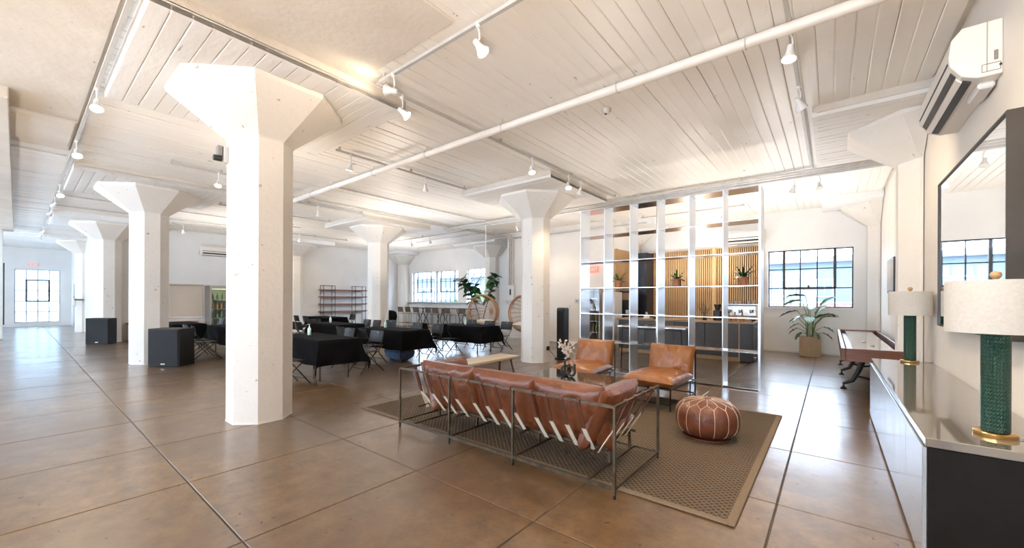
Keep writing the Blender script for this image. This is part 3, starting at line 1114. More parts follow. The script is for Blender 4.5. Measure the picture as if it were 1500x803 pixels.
# slatted oak lining of the kitchen recess
kb = struct(MB().box((-5.49, 14.0, 0.0), (-1.60, 14.045, 3.14)).build('wall_kitchen', X['slatback']))
slat_me = MB().box((-0.017, -0.03, 0), (0.017, 0.0, 3.16), .003).mesh('slat', X['slat'])
xk = -4.84
while xk < -1.62:
    if not (-3.02 < xk < -2.84):
        link_mesh('slat', slat_me, kb, (xk, 14.0, 0))
    xk += 0.058
MB().tube([(-2.93, 13.98, 0), (-2.93, 13.98, 3.16)], 0.085, 16).build('slat_corner_post', X['slat'], kb, smooth=True)
ks = struct(MB().box((-5.495, 12.12, 0.0), (-5.46, 13.99, 3.14)).build('wall_kitchen_lining', X['slat']))
slat2_me = MB().box((0, -0.02, 0), (0.025, 0.02, 3.16), .003).mesh('slat', X['slat'])
for k in range(31):
    link_mesh('slat', slat2_me, ks, (-5.46, 12.16 + k * 0.058, 0))

# ---- outside: pale building, brick wall, trees, ground
gr = struct(MB().box((-70, 15.5, -3.3), (45, 90, -3.0)).build('ground', X['asphalt']))
bld = thing('apartment_building', 'long pale blue two-storey building seen through the far right window', 'building', (0, 46, -3.0))
MB().box((-16, 0, 0), (24, 9, 8.0)).build('wall', X['facade'], bld)
MB().box((-16.5, -0.7, 8.0), (24.5, 9.5, 8.5), .05).build('roof', X['roofgrey'], bld)
wp = MB().box((-0.55, -0.06, 0), (0.55, 0.02, 1.5)).mesh('window', X['winblue'])
wf = MB().box((-.63, -.09, -.08), (.63, -.03, 0)).box((-.63, -.09, 1.5), (.63, -.03, 1.58)).box((-.63, -.09, 0), (-.55, -.03, 1.5)).box((.55, -.09, 0), (.63, -.03, 1.5)).box((-.03, -.09, 0), (.03, -.03, 1.5)).mesh('window_frame', X['whitetrim'])
for r_ in range(2):
    for k in range(14):
        wo = link_mesh('window', wp, bld, (-14.5 + k * 2.8, 0, 1.9 + r_ * 3.0))
        link_mesh('window_frame', wf, wo)
bw = thing('brick_wall', 'weathered red brick wall standing before the pale blue building outside', 'wall', (0, 36, -3.0))
MB().box((-14, 0, 0), (22, 0.4, 4.3)).build('wall_face', X['brickred'], bw)
MB().box((-14.1, -.06, 4.3), (22.1, .46, 4.42)).build('coping', X['roofgrey'], bw)
b2 = thing('office_building', 'blue grey building seen through the back windows behind the bar stools', 'building', (-34, 40, -3.0))
MB().box((-20, 0, 0), (14, 8, 7.6)).build('wall', X['facade'], b2)
MB().box((-20.4, -.5, 7.6), (14.4, 8.4, 8.0)).build('roof', X['roofgrey'], b2)
for r_ in range(2):
    for k in range(10):
        wo = link_mesh('window', wp, b2, (-17 + k * 3.1, 0, 1.7 + r_ * 2.9), scale=(1.6, 1, 1))
        link_mesh('window_frame', wf, wo)


def blob_tree(label, loc, r, h, seed):
    t = thing('tree', label, 'tree', loc, group='trees outside the back windows')
    MB().tube([(0, 0, 0), (.1, .05, h * .5), (0, 0, h * .8)], .22, 8, r2=.1).build('trunk', X['bark'], t, smooth=True)
    m = MB()
    rnd = random.Random(seed)
    for k in range(420):
        v = Vector((rnd.gauss(0, 1), rnd.gauss(0, 1), rnd.gauss(0, 1))).normalized() * r * (rnd.random() ** .4)
        c = Vector((0, 0, h)) + Vector((v.x, v.y, v.z * .8))
        a, b = Vector((rnd.gauss(0, 1), rnd.gauss(0, 1), rnd.gauss(0, 1))).normalized() * .3, Vector((rnd.gauss(0, 1), rnd.gauss(0, 1), rnd.gauss(0, 1))).normalized() * .3
        m.add([c - a, c + b, c + a, c - b], [(0, 1, 2, 3)])
    tag(m.build('foliage', X['treegreen'], t), kind='stuff')


blob_tree('bushy green tree outside the second back window', (-29.5, 31, -3.0), 1.9, 4.0, 3)
blob_tree('smaller green tree further left outside the second back window', (-34.6, 33, -3.0), 1.4, 3.3, 4)

# =================================================================== LOUNGE
# ---- rug
rg = thing('area_rug', 'brown woven jute rug with bound edges under the leather sofa and pouf', 'rug', (-2.76, 4.58, 0))
def rugf(s, t):
    x, y = (s - .5) * 4.44, (t - .5) * 3.14
    return (x, y, 0.012 + 0.002 * noise.noise(Vector((x * 2, y * 2, 1))))
m = MB().grid(rugf, 60, 44)
m.box((-2.22, -1.57, 0.001), (2.22, 1.57, 0.010))
m.build('weave', X['rug'], rg)
for lo, hi in (((-2.27, -1.62, .001), (2.27, -1.56, .016)), ((-2.27, 1.56, .001), (2.27, 1.62, .016)), ((-2.27, -1.56, .001), (-2.21, 1.56, .016)), ((2.21, -1.56, .001), (2.27, 1.56, .016))):
    MB().box(lo, hi, .006).build('binding', X['rughem'], rg)
RT = 0.016   # top of the rug

# ---- sofa
sf = thing('leather_sofa', 'cognac leather sofa slung with straps in an open bronze frame', 'sofa', (-2.605, 2.82, 0))
W2, D, HT = 1.335, 0.96, 0.69
bw_ = 0.020
m = MB()
for x in (-W2, W2):
    m.bar((x, 0, HT), (x, D, HT), bw_)
    m.bar((x, 0, .075), (x, D, .075), bw_)
m.bar((-W2, 0, HT), (W2, 0, HT), bw_)
m.bar((-W2, 0, .075), (W2, 0, .075), bw_ + .006)
m.bar((-W2, D, .075), (W2, D, .075), bw_)
m.build('outer_frame', X['bronze'], sf)
for x, y, top in ((-W2, 0, HT), (-.49, 0, HT), (.355, 0, HT), (W2, 0, HT), (-W2, D, HT), (W2, D, HT)):
    lg = MB().box((x - .0105, y - .0105, 0.028), (x + .0105, y + .0105, top), .002).build('leg', X['bronze'], sf)
    MB().cyl((x, y, 0.0 if y == 0 else RT), (x, y, .03), .011, 10).build('foot', X['blacksteel'], lg)
m = MB()
for x in (-1.12, -.49, .355, 1.10):
    m.bar((x, 0, .075), (x, D, .075), .02)
    m.bar((x, .10, .26), (x, D - .1, .26), .02)
    m.bar((x, .42, .075), (x, .42, .26), .02)
    m.bar((x, D - .1, .075), (x, D - .1, .26), .02)
m.bar((-1.16, .26, .26), (1.16, .26, .26), .022)
m.bar((-1.16, D - .1, .26), (1.16, D - .1, .26), .022)
m.build('seat_frame', X['bronze'], sf)


def hang(x0, y0, z0, x1, y1, z1, wdt, across):
    """flat strap from rail to seat frame; across = unit vector of its width"""
    a, b = Vector((x0, y0, z0)), Vector((x1, y1, z1))
    u = Vector(across) * wdt / 2
    nrm = (b - a).cross(u).normalized() * .003
    return [a - u - nrm, a + u - nrm, b + u - nrm, b - u - nrm, a - u + nrm, a + u + nrm, b + u + nrm, b - u + nrm], [(0, 1, 2, 3), (7, 6, 5, 4), (0, 4, 5, 1), (1, 5, 6, 2), (2, 6, 7, 3), (3, 7, 4, 0)]


BC = [(-1.155, -.335), (-.325, .445), (.455, 1.145)]
for i, (a, b) in enumerate(BC):
    w = b - a
    cx = (a + b) / 2
    # back cushion leans back over the rail
    mc = MB().cushion(w + .03, .62, .23, 30, 3.0, .024, seed=i * 3.1, crown=.36)
    mc.xf(Matrix.Rotation(math.radians(109), 4, 'X'))
    bc = mc.build('back_cushion', X['leather'], sf, True, (cx, .30, .49), None)
    # seat cushion
    MB().cushion(w + .01, .62, .19, 22, 3.4, .008, seed=20 + i * 2.3).build('seat_cushion', X['leather'], sf, True, (cx, .60, .365))
    n = 4
    for k in range(n):
        x = a + w * (k + .62) / (n + .35)
        vs, fs = hang(x, -.008, HT - .01, x, .080, .45, .042, (1, 0, 0))
        s = MB().add(vs, fs)
        s.box((x - .019, -.020, HT - .016), (x + .019, .018, HT + .017), .004)
        so = s.build('strap', X['strap'], sf)
        for zb, yb in ((.60, .018), (.50, .058)):
            MB().tube([(x - .02, yb, zb + .018), (x + .02, yb, zb + .018), (x + .02, yb + .006, zb - .012), (x - .02, yb + .006, zb - .012)], .003, 5, closed=True).build('buckle', X['bronze'], so)
        vs, fs = hang(x, .076, .46, x, .26, .225, .042, (1, 0, 0))
        MB().add(vs, fs).build('webbing', X['webbing'], sf)
for sgn in (-1, 1):
    mc = MB().cushion(.72, .58, .20, 22, 3.2, .010, seed=40 + sgn, crown=.34)
    mc.xf(Matrix.Rotation(sgn * PI / 2, 4, 'Z') @ Matrix.Rotation(math.radians(113), 4, 'X'))
    ac = mc.build('arm_cushion', X['leather'], sf, True, (sgn * (W2 - .285), .52, .49))
    for k in range(4):
        y = .22 + k * .19
        vs, fs = hang(sgn * (W2 + .008), y, HT - .01, sgn * (W2 - .09), y, .45, .042, (0, 1, 0))
        s = MB().add(vs, fs)
        s.box((sgn * W2 - .019, y - .019, HT - .016), (sgn * W2 + .019, y + .019, HT + .017), .004)
        so = s.build('strap', X['strap'], sf)
        for zb, xb in ((.60, -.025), (.50, -.07)):
            MB().tube([(sgn * (W2 + xb), y - .02, zb + .018), (sgn * (W2 + xb), y + .02, zb + .018), (sgn * (W2 + xb - .006), y + .02, zb - .012), (sgn * (W2 + xb - .006), y - .02, zb - .012)], .003, 5, closed=True).build('buckle', X['bronze'], so)
        vs, fs = hang(sgn * (W2 - .095), y, .46, sgn * (W2 - .24), y, .23, .042, (0, 1, 0))
        MB().add(vs, fs).build('webbing', X['webbing'], sf)


# ---- two leather slipper chairs
def lounge_chair(label, loc, rz=0.0, seed=0.0):
    t = thing('lounge_chair', label, 'chair', loc, rz, 'tan leather lounge chairs')
    w, d = .32, .50        # half width, half depth: front is -y
    for x in (-w, w):
        MB().box((x - .009, -d + .02, RT), (x + .009, -d + .038, .30), .002).build('leg', X['blacksteel'], t)
        MB().box((x - .009, d - .018, RT), (x + .009, d, .74), .002).build('leg', X['blacksteel'], t)
    m = MB()
    for x in (-w, w):
        m.bar((x, -d + .03, .30), (x, d, .30), .016)
        m.bar((x, -d + .03, .10), (x, d, .10), .016)
        m.bar((x, d - .22, .10), (x, d - .22, .30), .016)
    for z in (.30, .10):
        m.bar((-w, -d + .03, z), (w, -d + .03, z), .016)
        m.bar((-w, d, z), (w, d, z), .016)
    m.bar((-w, d - .008, .73), (w, d - .008, .73), .016)
    m.build('frame', X['blacksteel'], t)
    MB().cushion(.72, .84, .21, 28, 3.2, .014, seed=seed, crown=.36).build('seat_cushion', X['leather2'], t, True, (0, -.10, .385))
    mc = MB().cushion(.69, .48, .23, 28, 3.0, .026, seed=seed + 5, crown=.36)
    mc.xf(Matrix.Rotation(math.radians(76), 4, 'X'))
    mc.build('back_cushion', X['leather2'], t, True, (0, .39, .58))
    return t


lounge_chair('tan leather lounge chair nearer the pouf, right of the coffee table', (-1.95, 5.93, 0), math.radians(-4), 1.0)
lounge_chair('tan leather lounge chair half hidden by the flowers on the coffee table', (-3.17, 5.88, 0), math.radians(3), 2.0)

# ---- coffee table
ct = thing('coffee_table', 'low brass coffee table with pierced sides and a dark glass top', 'table', (-2.82, 4.90, RT))
TW, TD, TZ = .63, .40, .41
m = MB()
for x in (-TW, TW):
    m.bar((x, -TD, TZ - .02), (x, TD, TZ - .02), .024)
for y in (-TD, TD):
    m.bar((-TW, y, TZ - .02), (TW, y, TZ - .02), .024)
m.build('rim', X['brassperf'], ct)
for x in (-TW, TW):
    for y in (-TD, TD):
        MB().box((x - .012, y - .012, 0), (x + .012, y + .012, TZ - .02), .002).build('leg', X['brassperf'], ct)
MB().box((-TW + .012, -TD + .012, TZ - .026), (TW - .012, TD - .012, TZ - .004), .003).build('glass_top', X['tableglass'], ct)


def pierced(w, h, pitch):
    """sheet with hexagonal holes, in the xz plane"""
    m = MB()
    nx, nz = int(w / pitch), int(h / (pitch * .9))
    px, pz = w / nx, h / nz
    for i in range(nx):
        for j in range(nz):
            cx, cz = (i + .5) * px - w / 2, (j + .5) * pz
            hx = []
            for k in range(8):
                a = PI / 8 + k * PI / 4
                hx.append((cx + .34 * px * math.cos(a), cz + .34 * pz * math.sin(a)))
            sq = [(px / 2, pz * .21), (px * .21, pz / 2), (-px * .21, pz / 2), (-px / 2, pz * .21), (-px / 2, -pz * .21), (-px * .21, -pz / 2), (px * .21, -pz / 2), (px / 2, -pz * .21)]
            sq = [(cx + a, cz + b) for a, b in sq]
            for y, fl_ in ((-.0015, 0), (.0015, 1)):
                vs = [(a, y, b) for a, b in hx] + [(a, y, b) for a, b in sq]
                fs = []
                for k in range(8):
                    l = (k + 1) % 8
                    q = (k, l, 8 + (l) % 8, 8 + k)
                    # outer ring is listed from angle just above 0, inner from pi/8
                    fs.append(tuple(reversed(q)) if fl_ else q)
                cn = [(cx + sx * px / 2, y, cz + sz * pz / 2) for sx, sz in ((1, 1), (-1, 1), (-1, -1), (1, -1))]
                vs += cn
                fs += [(8, 16, 9), (10, 17, 11), (12, 18, 13), (14, 19, 15)]
                m.add(vs, fs)
    return m


for x in (-TW, TW):
    o = pierced(TD * 2 - .02, TZ - .06, .042).build('pierced_panel', X['brassperf'], ct, False, (x, 0, .03), (0, 0, PI / 2))
for x, y in ((-TW + .24, -TD), (TW - .24, TD)):
    pierced(.46, TZ - .06, .042).build('pierced_panel', X['brassperf'], ct, False, (x, y, .03))
m = MB()
for y in (-TD, TD):
    m.bar((-TW, y, .02), (TW, y, .02), .014)
m.bar((-TW, 0, .02), (TW, 0, .02), .014)
m.build('lower_rail', X['brassperf'], ct)

# ---- ring vase with dried flowers
va = thing('ring_vase', 'black ceramic vase of interlocked rings on the dark glass table', 'vase', (-2.87, 4.88, RT + TZ - .004))
for k, (dx, dy, rz) in enumerate(((-.065, .0, .5), (.045, -.035, -.15))):
    pts = [(dx + .062 * math.cos(a) * math.cos(rz), dy + .062 * math.cos(a) * math.sin(rz), .080 + .062 * math.sin(a)) for a in [2 * PI * i / 28 for i in range(28)]]
    MB().tube(pts, .0175, 10, closed=True).build('ring', X['blackceramic'], va, True)
for x, y, h in ((-.075, -.01, .21), (.0, -.015, .175), (.1, -.04, .185)):
    MB().lathe([(.016, .05), (.016, h - .01), (.018, h), (.012, h), (.012, h - .03)], 12, (x, y, 0), cap=False).build('neck', X['blackceramic'], va, True)
fl_t = thing('flower_stems', 'sprigs of white flowers standing in the black ring vase', 'flowers', (-2.87, 4.88, RT + TZ + .1))
rnd = random.Random(11)
pet = MB()
for a in (0, 1):
    c, s = math.cos(a * PI / 2), math.sin(a * PI / 2)
    pet.add([(-.014 * c, -.014 * s, 0), (0, 0, -.02), (.014 * c, .014 * s, 0), (0, 0, .022)], [(0, 1, 2, 3)])
pet.add([(-.014, 0, .002), (0, -.016, .006), (.014, 0, .002), (0, .016, .006)], [(0, 1, 2, 3)])
pet_me = pet.mesh('blossom', X['petal'])
for k in range(11):
    b0 = Vector(random.choice(((-.075, -.01, .06), (.0, -.015, .04), (.1, -.04, .05))))
    e = Vector((rnd.uniform(-.17, .05), rnd.uniform(-.10, .10), rnd.uniform(.22, .42)))
    mid = (b0 + e) / 2 + Vector((0, 0, .07))
    MB().tube([b0, mid, e], .0016, 5).build('twig', X['twig'], fl_t)
    for q in range(9):
        t = .45 + .55 * q / 8
        p = b0 * (1 - t) ** 2 + mid * 2 * t * (1 - t) + e * t * t
        link_mesh('blossom', pet_me, fl_t, p + Vector((rnd.gauss(0, .014), rnd.gauss(0, .014), rnd.gauss(0, .012))), (rnd.uniform(0, 3), rnd.uniform(0, 3), rnd.uniform(0, 3)), (rnd.uniform(.8, 1.3),) * 3)

# ---- bench behind the sofa
be = thing('bench', 'long pale wooden bench with dark splayed legs beyond the sofa', 'bench', (-4.90, 5.20, RT))
for dx in (-.125, .125):
    MB().box((dx - .12, -.85, .37), (dx + .12, .85, .41), .004).build('plank', X['palewood'], be)
for y in (-.70, .70):
    for x in (-.13, .13):
        MB().bar((x, y, .37), (x * 1.55, y * 1.08, 0), .034).build('leg', X['walnut'], be)
    MB().box((-.17, y - .025, .345), (.17, y + .025, .37)).build('rail', X['walnut'], be)

# ---- pouf
pf = thing('leather_pouf', 'round brown leather pouf with cream stitching on the jute rug', 'pouf', (-1.06, 4.74, RT))
NP = 14
def prof(t):
    """radius and height from bottom rim (0) to top centre (1)"""
    a = -1.15 + t * (PI / 2 + 1.15)
    r = .315 * max(math.cos(a), 0) ** .62
    z = .205 + .20 * math.copysign(abs(math.sin(a)) ** .8, math.sin(a))
    return r, z
def wedge(s, t):
    r, z = prof(t * .985)
    a = (s - .5) * 2 * PI / NP
    b = 1 + .030 * (1 - (2 * s - 1) ** 2) * math.sin(min(1, t * 1.3) * PI) + .01 * noise.noise(Vector((s * 3, t * 6, 2)))
    return (r * b * math.cos(a), r * b * math.sin(a), z)
wme = MB().grid(wedge, 8, 22).mesh('panel', X['leather3'], True)
for k in range(NP):
    link_mesh('panel', wme, pf, (0, 0, 0), (0, 0, k * 2 * PI / NP))
    a = (k + .5) * 2 * PI / NP
    pts = []
    for i in range(14):
        r, z = prof(.12 + .55 * i / 13)
        pts.append(((r + .004) * math.cos(a), (r + .004) * math.sin(a), z + .001))
    MB().tube(pts, .0028, 5).build('seam', X['stitch'], pf)
    # pointed arch of the star top
    r0, z0 = prof(.67)
    r1, z1 = prof(.78)
    r2, z2 = prof(.985)
    a2 = a + PI / NP
    a3 = a + 2 * PI / NP
    rr = 1.03
    MB().tube([((r0 + .003) * math.cos(a), (r0 + .003) * math.sin(a), z0 + .001), (r1 * rr * math.cos(a2), r1 * rr * math.sin(a2), z1 + .004), ((r0 + .003) * math.cos(a3), (r0 + .003) * math.sin(a3), z0 + .001)], .0027, 5).build('seam', X['stitch'], pf)
    rm, zm = prof(.88)
    MB().tube([(r1 * rr * math.cos(a2), r1 * rr * math.sin(a2), z1 + .004), (rm * 1.02 * math.cos(a2), rm * 1.02 * math.sin(a2), zm + .003), (r2 * math.cos(a2), r2 * math.sin(a2), z2 + .002)], .0026, 5).build('seam', X['stitch'], pf)
MB().lathe([(.05, .395), (.03, .408), (.004, .411)], 20).build('button', X['leather3'], pf, True)
MB().lathe([(.235, 0.0), (.25, .005), (.25, .02)], 32).build('base', X['leather3'], pf, True)

# ---- credenza
cr = thing('credenza', 'long low black lacquer credenza against the right wall', 'credenza', (0.68, 5.06, 0))
CH = .75
MB().box((-.265, -1.92, 0.02), (.27, 1.92, CH - .055), .003).build('body', X['lacqside'], cr)
MB().box((-.275, -1.935, CH - .05), (.28, 1.935, CH), .004).build('top', X['lacqtop'], cr)
nd = 6
for k in range(nd):
    y0, y1 = -1.915 + k * 3.83 / nd, -1.915 + (k + 1) * 3.83 / nd
    d = MB().box((-.285, y0 + .003, .03), (-.266, y1 - .003, CH - .058), .002).build('door', X['lacquer'], cr)
for y in (-1.8, 0, 1.8):
    MB().box((-.2, y - .05, 0), (.2, y + .05, .03)).build('foot', X['lacqside'], cr)


# ---- lamps
def table_lamp(label, loc):
    t = thing('table_lamp', label, 'lamp', loc, 0, 'green table lamps')
    MB().lathe([(.083, 0), (.085, .004), (.085, .022), (.080, .026)], 40).build('base', X['brass'], t, True)
    MB().lathe([(.050, .026), (.056, .03), (.056, .575), (.052, .585)], 40).build('column', X['greenglaze'], t, True)
    MB().lathe([(.03, .585), (.032, .592), (.016, .596), (.012, .62), (.012, .80)], 20).build('neck', X['brass'], t, True)
    MB().lathe([(.197, .575), (.197, .865), (.192, .865), (.192, .575), (.197, .575)], 56, cap=False).build('lamp_shade', X['shade'], t, True)
    m = MB()
    for k in range(3):
        a = k * 2 * PI / 3
        m.bar((0, 0, .80), (.193 * math.cos(a), .193 * math.sin(a), .80), .004)
    m.build('spider', X['brass'], t)
    MB().lathe([(.008, .80), (.010, .86), (.014, .868), (.010, .874), (.020, .884), (.024, .897), (.020, .911), (.006, .919)], 20).build('finial', X['finial'], t, True)
    MB().tube([(.08, -.02, .008), (.15, .02, .006), (.2, .09, .006), (.24, .2, .006)], .003, 6).build('cord', X['shade'], t, True)
    return t


table_lamp('green ribbed table lamp on the near end of the credenza', (.715, 3.42, CH))
table_lamp('green ribbed table lamp on the far end of the credenza', (.75, 6.85, CH))

# ---- mirror
mi = thing('wall_mirror', 'large dark framed mirror hung on the right wall above the credenza', 'mirror', (.97, 5.08, 1.24))
Y2, MH, FT = 1.07, 1.50, .09
MB().box((-FT + .012, -Y2 + .014, .014), (-FT + .03, Y2 - .014, MH - .014)).build('glass', X['mirror'], mi)
MB().box((-FT, -Y2, 0), (-.001, -Y2 + .016, MH), .002).build('frame_side', X['darkframe'], mi)
MB().box((-FT, Y2 - .016, 0), (-.001, Y2, MH), .002).build('frame_side', X['darkframe'], mi)
MB().box((-FT, -Y2 + .016, MH - .016), (-.001, Y2 - .016, MH), .002).build('frame_rail', X['darkframe'], mi)
MB().box((-FT, -Y2 + .016, 0), (-.001, Y2 - .016, .016), .002).build('frame_rail', X['darkframe'], mi)
MB().box((-FT + .03, -Y2 + .02, .02), (-.002, Y2 - .02, MH - .02)).build('backing', X['darkframe'], mi)


# ---- split air conditioners: local x = out of the wall (depth), y = along the wall
def air_conditioner(label, loc, rz, L, far=False):
    t = thing('air_conditioner', label, 'air conditioner', loc, rz, 'white split air conditioners')
    prof_ = [(0, .40), (.20, .40), (.255, .33), (.27, .20), (.262, .13), (.20, .035), (.12, 0.0), (0, .0)]
    m = MB().prism(prof_, 1, 0, L)
    m.build('body', X['acplastic'], t)
    for y in (-.006, L - .002):
        MB().prism([(a * .99 + .001, b * .99 + .002) for a, b in prof_], 1, y, y + .008).build('end_cap', X['acplastic'], t)
    s = MB()
    # outlet slots cut along the sloping underside
    def P(u, z, dz):
        return (u, z + dz)
    s.prism([(.262, .158), (.272, .168), (.270, .180), (.262, .172)], 1, .04, L - .04)
    s.prism([(.225, .062), (.251, .100), (.249, .110), (.220, .068)], 1, .06, L - .06)
    s.prism([(.140, -.002), (.185, .016), (.185, .030), (.140, .012)], 1, .06, L - .06)
    s.build('outlet_slot', X['darkslot'], t)
    MB().prism([(.190, .012), (.222, .048), (.220, .060), (.186, .026)], 1, .07, L - .07).build('louvre', X['acplastic'], t)
    (MB().box((.01, L - .42, -.05), (.10, L - .10, .0), .012) if far else MB().box((.01, .06, -.035), (.085, .30, .0), .012)).build('pipe_cover', X['whiteplastic'], t)
    ya, yb = (L + .004, L + .012) if far else (-.012, -.005)
    MB().box((.075, ya, .03), (.077, yb, .40)).build('panel_seam', X['greyslot'], t)
    MB().box((.022, ya, .105), (.042, yb, .175)).build('maker_plate', X['greyslot'], t)
    MB().box((.004, ya, .055), (.016, yb, .07)).build('latch', X['darkslot'], t)
    fr = MB()
    for a, b in (((.01, .03), (.10, .03)), ((.01, .085), (.10, .085)), ((.01, .03), (.01, .085)), ((.10, .03), (.10, .085))):
        fr.bar((a[0], (ya + yb) / 2, a[1]), (b[0], (ya + yb) / 2, b[1]), .004)
    fr.build('hatch_line', X['greyslot'], t)
    return t


# right wall: faces -x
air_conditioner('white split air conditioner high on the right wall above the mirror', (.968, 5.83, 3.17), PI, 1.33, True)

# ---- framed picture beyond the pier
pc = thing('picture_frame', 'slim framed picture on the right wall beyond the pier, seen edge-on', 'picture', (.97, 11.2, 1.66))
MB().box((-.035, -.55, 0), (-.002, .55, .70), .003).build('frame', X['darkframe'], pc)
MB().box((-.037, -.50, .05), (-.034, .50, .65)).build('print', X['shade'], pc)

# ---- shuffleboard table
sb = thing('shuffleboard_table', 'walnut shuffleboard table on black cast iron legs by the far window', 'game table', (.50, 10.3, 0))
L2, W3 = 2.55, .36
MB().box((-W3 + .06, -L2 + .06, .655), (W3 - .06, L2 - .06, .70), .003).build('trough', X['walnut'], sb)
for s in (-1, 1):
    MB().box((s * W3 - .025, -L2, .60), (s * W3 + .025, L2, .79), .006).build('side_rail', X['walnut'], sb)
    MB().box((-W3 + .025, s * L2 - .025, .60), (W3 - .025, s * L2 + .025, .79), .006).build('end_rail', X['walnut'], sb)
MB().box((-W3 + .12, -L2 + .13, .70), (W3 - .12, L2 - .13, .765), .006).build('playfield', X['playfield'], sb)
for y in (-1.45, .2, 1.75):
    m = MB()
    for s in (-1, 1):
        m.tube([(s * .06, y, .60), (s * .10, y, .46), (s * .15, y, .30), (s * .22, y, .15), (s * .30, y, .11), (s * .345, y, .085)], [.045, .042, .038, .032, .027, .02], 8)
        m.tube([(s * .02, y, .58), (s * .18, y, .56), (s * .26, y, .60)], .02, 8)
        m.lathe([(.012, .05), (.012, .09), (.022, .09), (.022, .1)], 10, (s * .335, y, 0))
        m.lathe([(.045, 0), (.045, .015), (.018, .04), (.014, .055)], 14, (s * .335, y, 0))
    m.tube([(-.19, y, .24), (0, y, .20), (.19, y, .24)], .018, 8)
    m.build('leg', X['castiron'], sb, True)
puck_me = MB().lathe([(.026, 0), (.029, .004), (.029, .016), (.02, .02)], 18).mesh('puck', X['stainless'], True)
for k, (x, y) in enumerate(((.02, -1.6), (-.05, -.9))):
    tag(link_mesh('shuffleboard_puck', puck_me, None, (.5 + x, 10.3 + y, .765)), ('nearer' if k == 0 else 'farther') + ' steel puck lying on the pale shuffleboard playfield', 'puck', 'shuffleboard pucks')

# =================================================================== METAL SHELF DIVIDER
gd = thing('shelf_divider', 'tall open room divider of polished metal fins and shelves', 'shelf', (-4.25, 7.66, 0))
FX = [0, .555, 1.11, 1.66, 2.225, 2.78, 3.33]
LZ = [.02, .62, 1.20, 1.745, 2.30, 2.85, 3.40]
GD = .42
for k, x in enumerate(FX):
    if k == 3:
        MB().box((x - .028, 0, 0), (x - .008, GD, 3.41), .002).build('fin', X['alushelf'], gd)
    MB().box((x - .007, 0, 0), (x + .007, GD, 3.41), .002).build('fin', X['alu'], gd)
for z in LZ:
    for k in range(6):
        th = .006 if z < 3.3 else .008
        MB().box((FX[k] + .007, .004, z - th), (FX[k + 1] - (.028 if k == 2 else .007), GD - .004, z + th), .001).build('shelf', X['alushelf'], gd)
m = MB()
m.box((FX[6] - .02, -.006, 0), (FX[6] + .012, .0, 3.41))
m.build('end_trim', X['alu'], gd)


def blade(n_seg, L, w, droop, fold=.25, name='leaf', material='leaf'):
    """strap leaf growing along +x from the origin, drooping"""
    m = MB()
    def f(s, t):
        x = t
        ww = w * math.sin(min(1, .12 + t * .88) * PI) ** .6 * (1 if t < .98 else .2)
        y = (s - .5) * 2 * ww
        z = droop[0] * t - droop[1] * t * t + abs(s - .5) * 2 * fold * ww
        return (x * L, y, z * L)
    return m.grid(f, 2, n_seg).mesh(name, X[material], True)


spiky = [blade(7, .21, .021, (.95, .62), .4), blade(7, .23, .022, (.45, .55), .4), blade(7, .17, .018, (1.8, .8), .4)]
spiky_d = [blade(7, .26, .021, (1.1, .62), .4, material='leafdark'), blade(7, .24, .022, (.55, .6), .4, material='leafdark'), blade(7, .18, .018, (2.0, .8), .4, material='leafdark')]


def potted_agave(label, x, leaves, seed, s=1.0):
    t = thing('potted_agave', label, 'plant', (x, 7.86, 1.7515), 0, 'potted plants on the divider')
    MB().lathe([(.062, 0), (.066, .004), (.075, .145), (.077, .15), (.069, .15), (.066, .125)], 24, cap=False).build('pot', X['terracotta'], t, True)
    MB().lathe([(.002, .0), (.062, .001), (.064, .02)], 20).build('pot_base', X['terracotta'], t, True)
    MB().lathe([(.066, .122), (.03, .128)], 20).build('soil', X['soil'], t)
    rnd = random.Random(seed)
    for k in range(17):
        lv = leaves[2] if k < 5 else leaves[0] if k < 11 else leaves[1]
        a = k * 2.4 + rnd.uniform(-.2, .2)
        link_mesh('leaf', lv, t, (0.012 * math.cos(a), .012 * math.sin(a), .125), (0, 0, a), (s * rnd.uniform(.85, 1.1),) * 3)
    return t


potted_agave('small green agave in terracotta on the divider, leftmost of three', -3.46, spiky, 1)
potted_agave('small green agave in terracotta on the divider, middle of three', -2.29, spiky, 2, 1.08)
potted_agave('dark agave in terracotta on the divider, nearest the far window', -1.19, spiky_d, 3, 1.05)

# =================================================================== EVENT TABLES
def folding_table(label, loc, rz=0.0):
    t = thing('folding_table', label, 'table', loc, rz, 'folding tables under black cloths')
    MB().box((-.915, -.38, .715), (.915, .38, .755), .01).build('tabletop', X['tabletop'], t)
    for s in (-1, 1):
        for y in (-.27, .27):
            MB().tube([(s * .62, y, .715), (s * .70, y, .40), (s * .70, y, 0)], .014, 8).build('leg', X['chairframe'], t, True)
        MB().tube([(s * .70, -.27, .30), (s * .70, .27, .30)], .011, 8).build('crossbar', X['chairframe'], t, True)
    return t


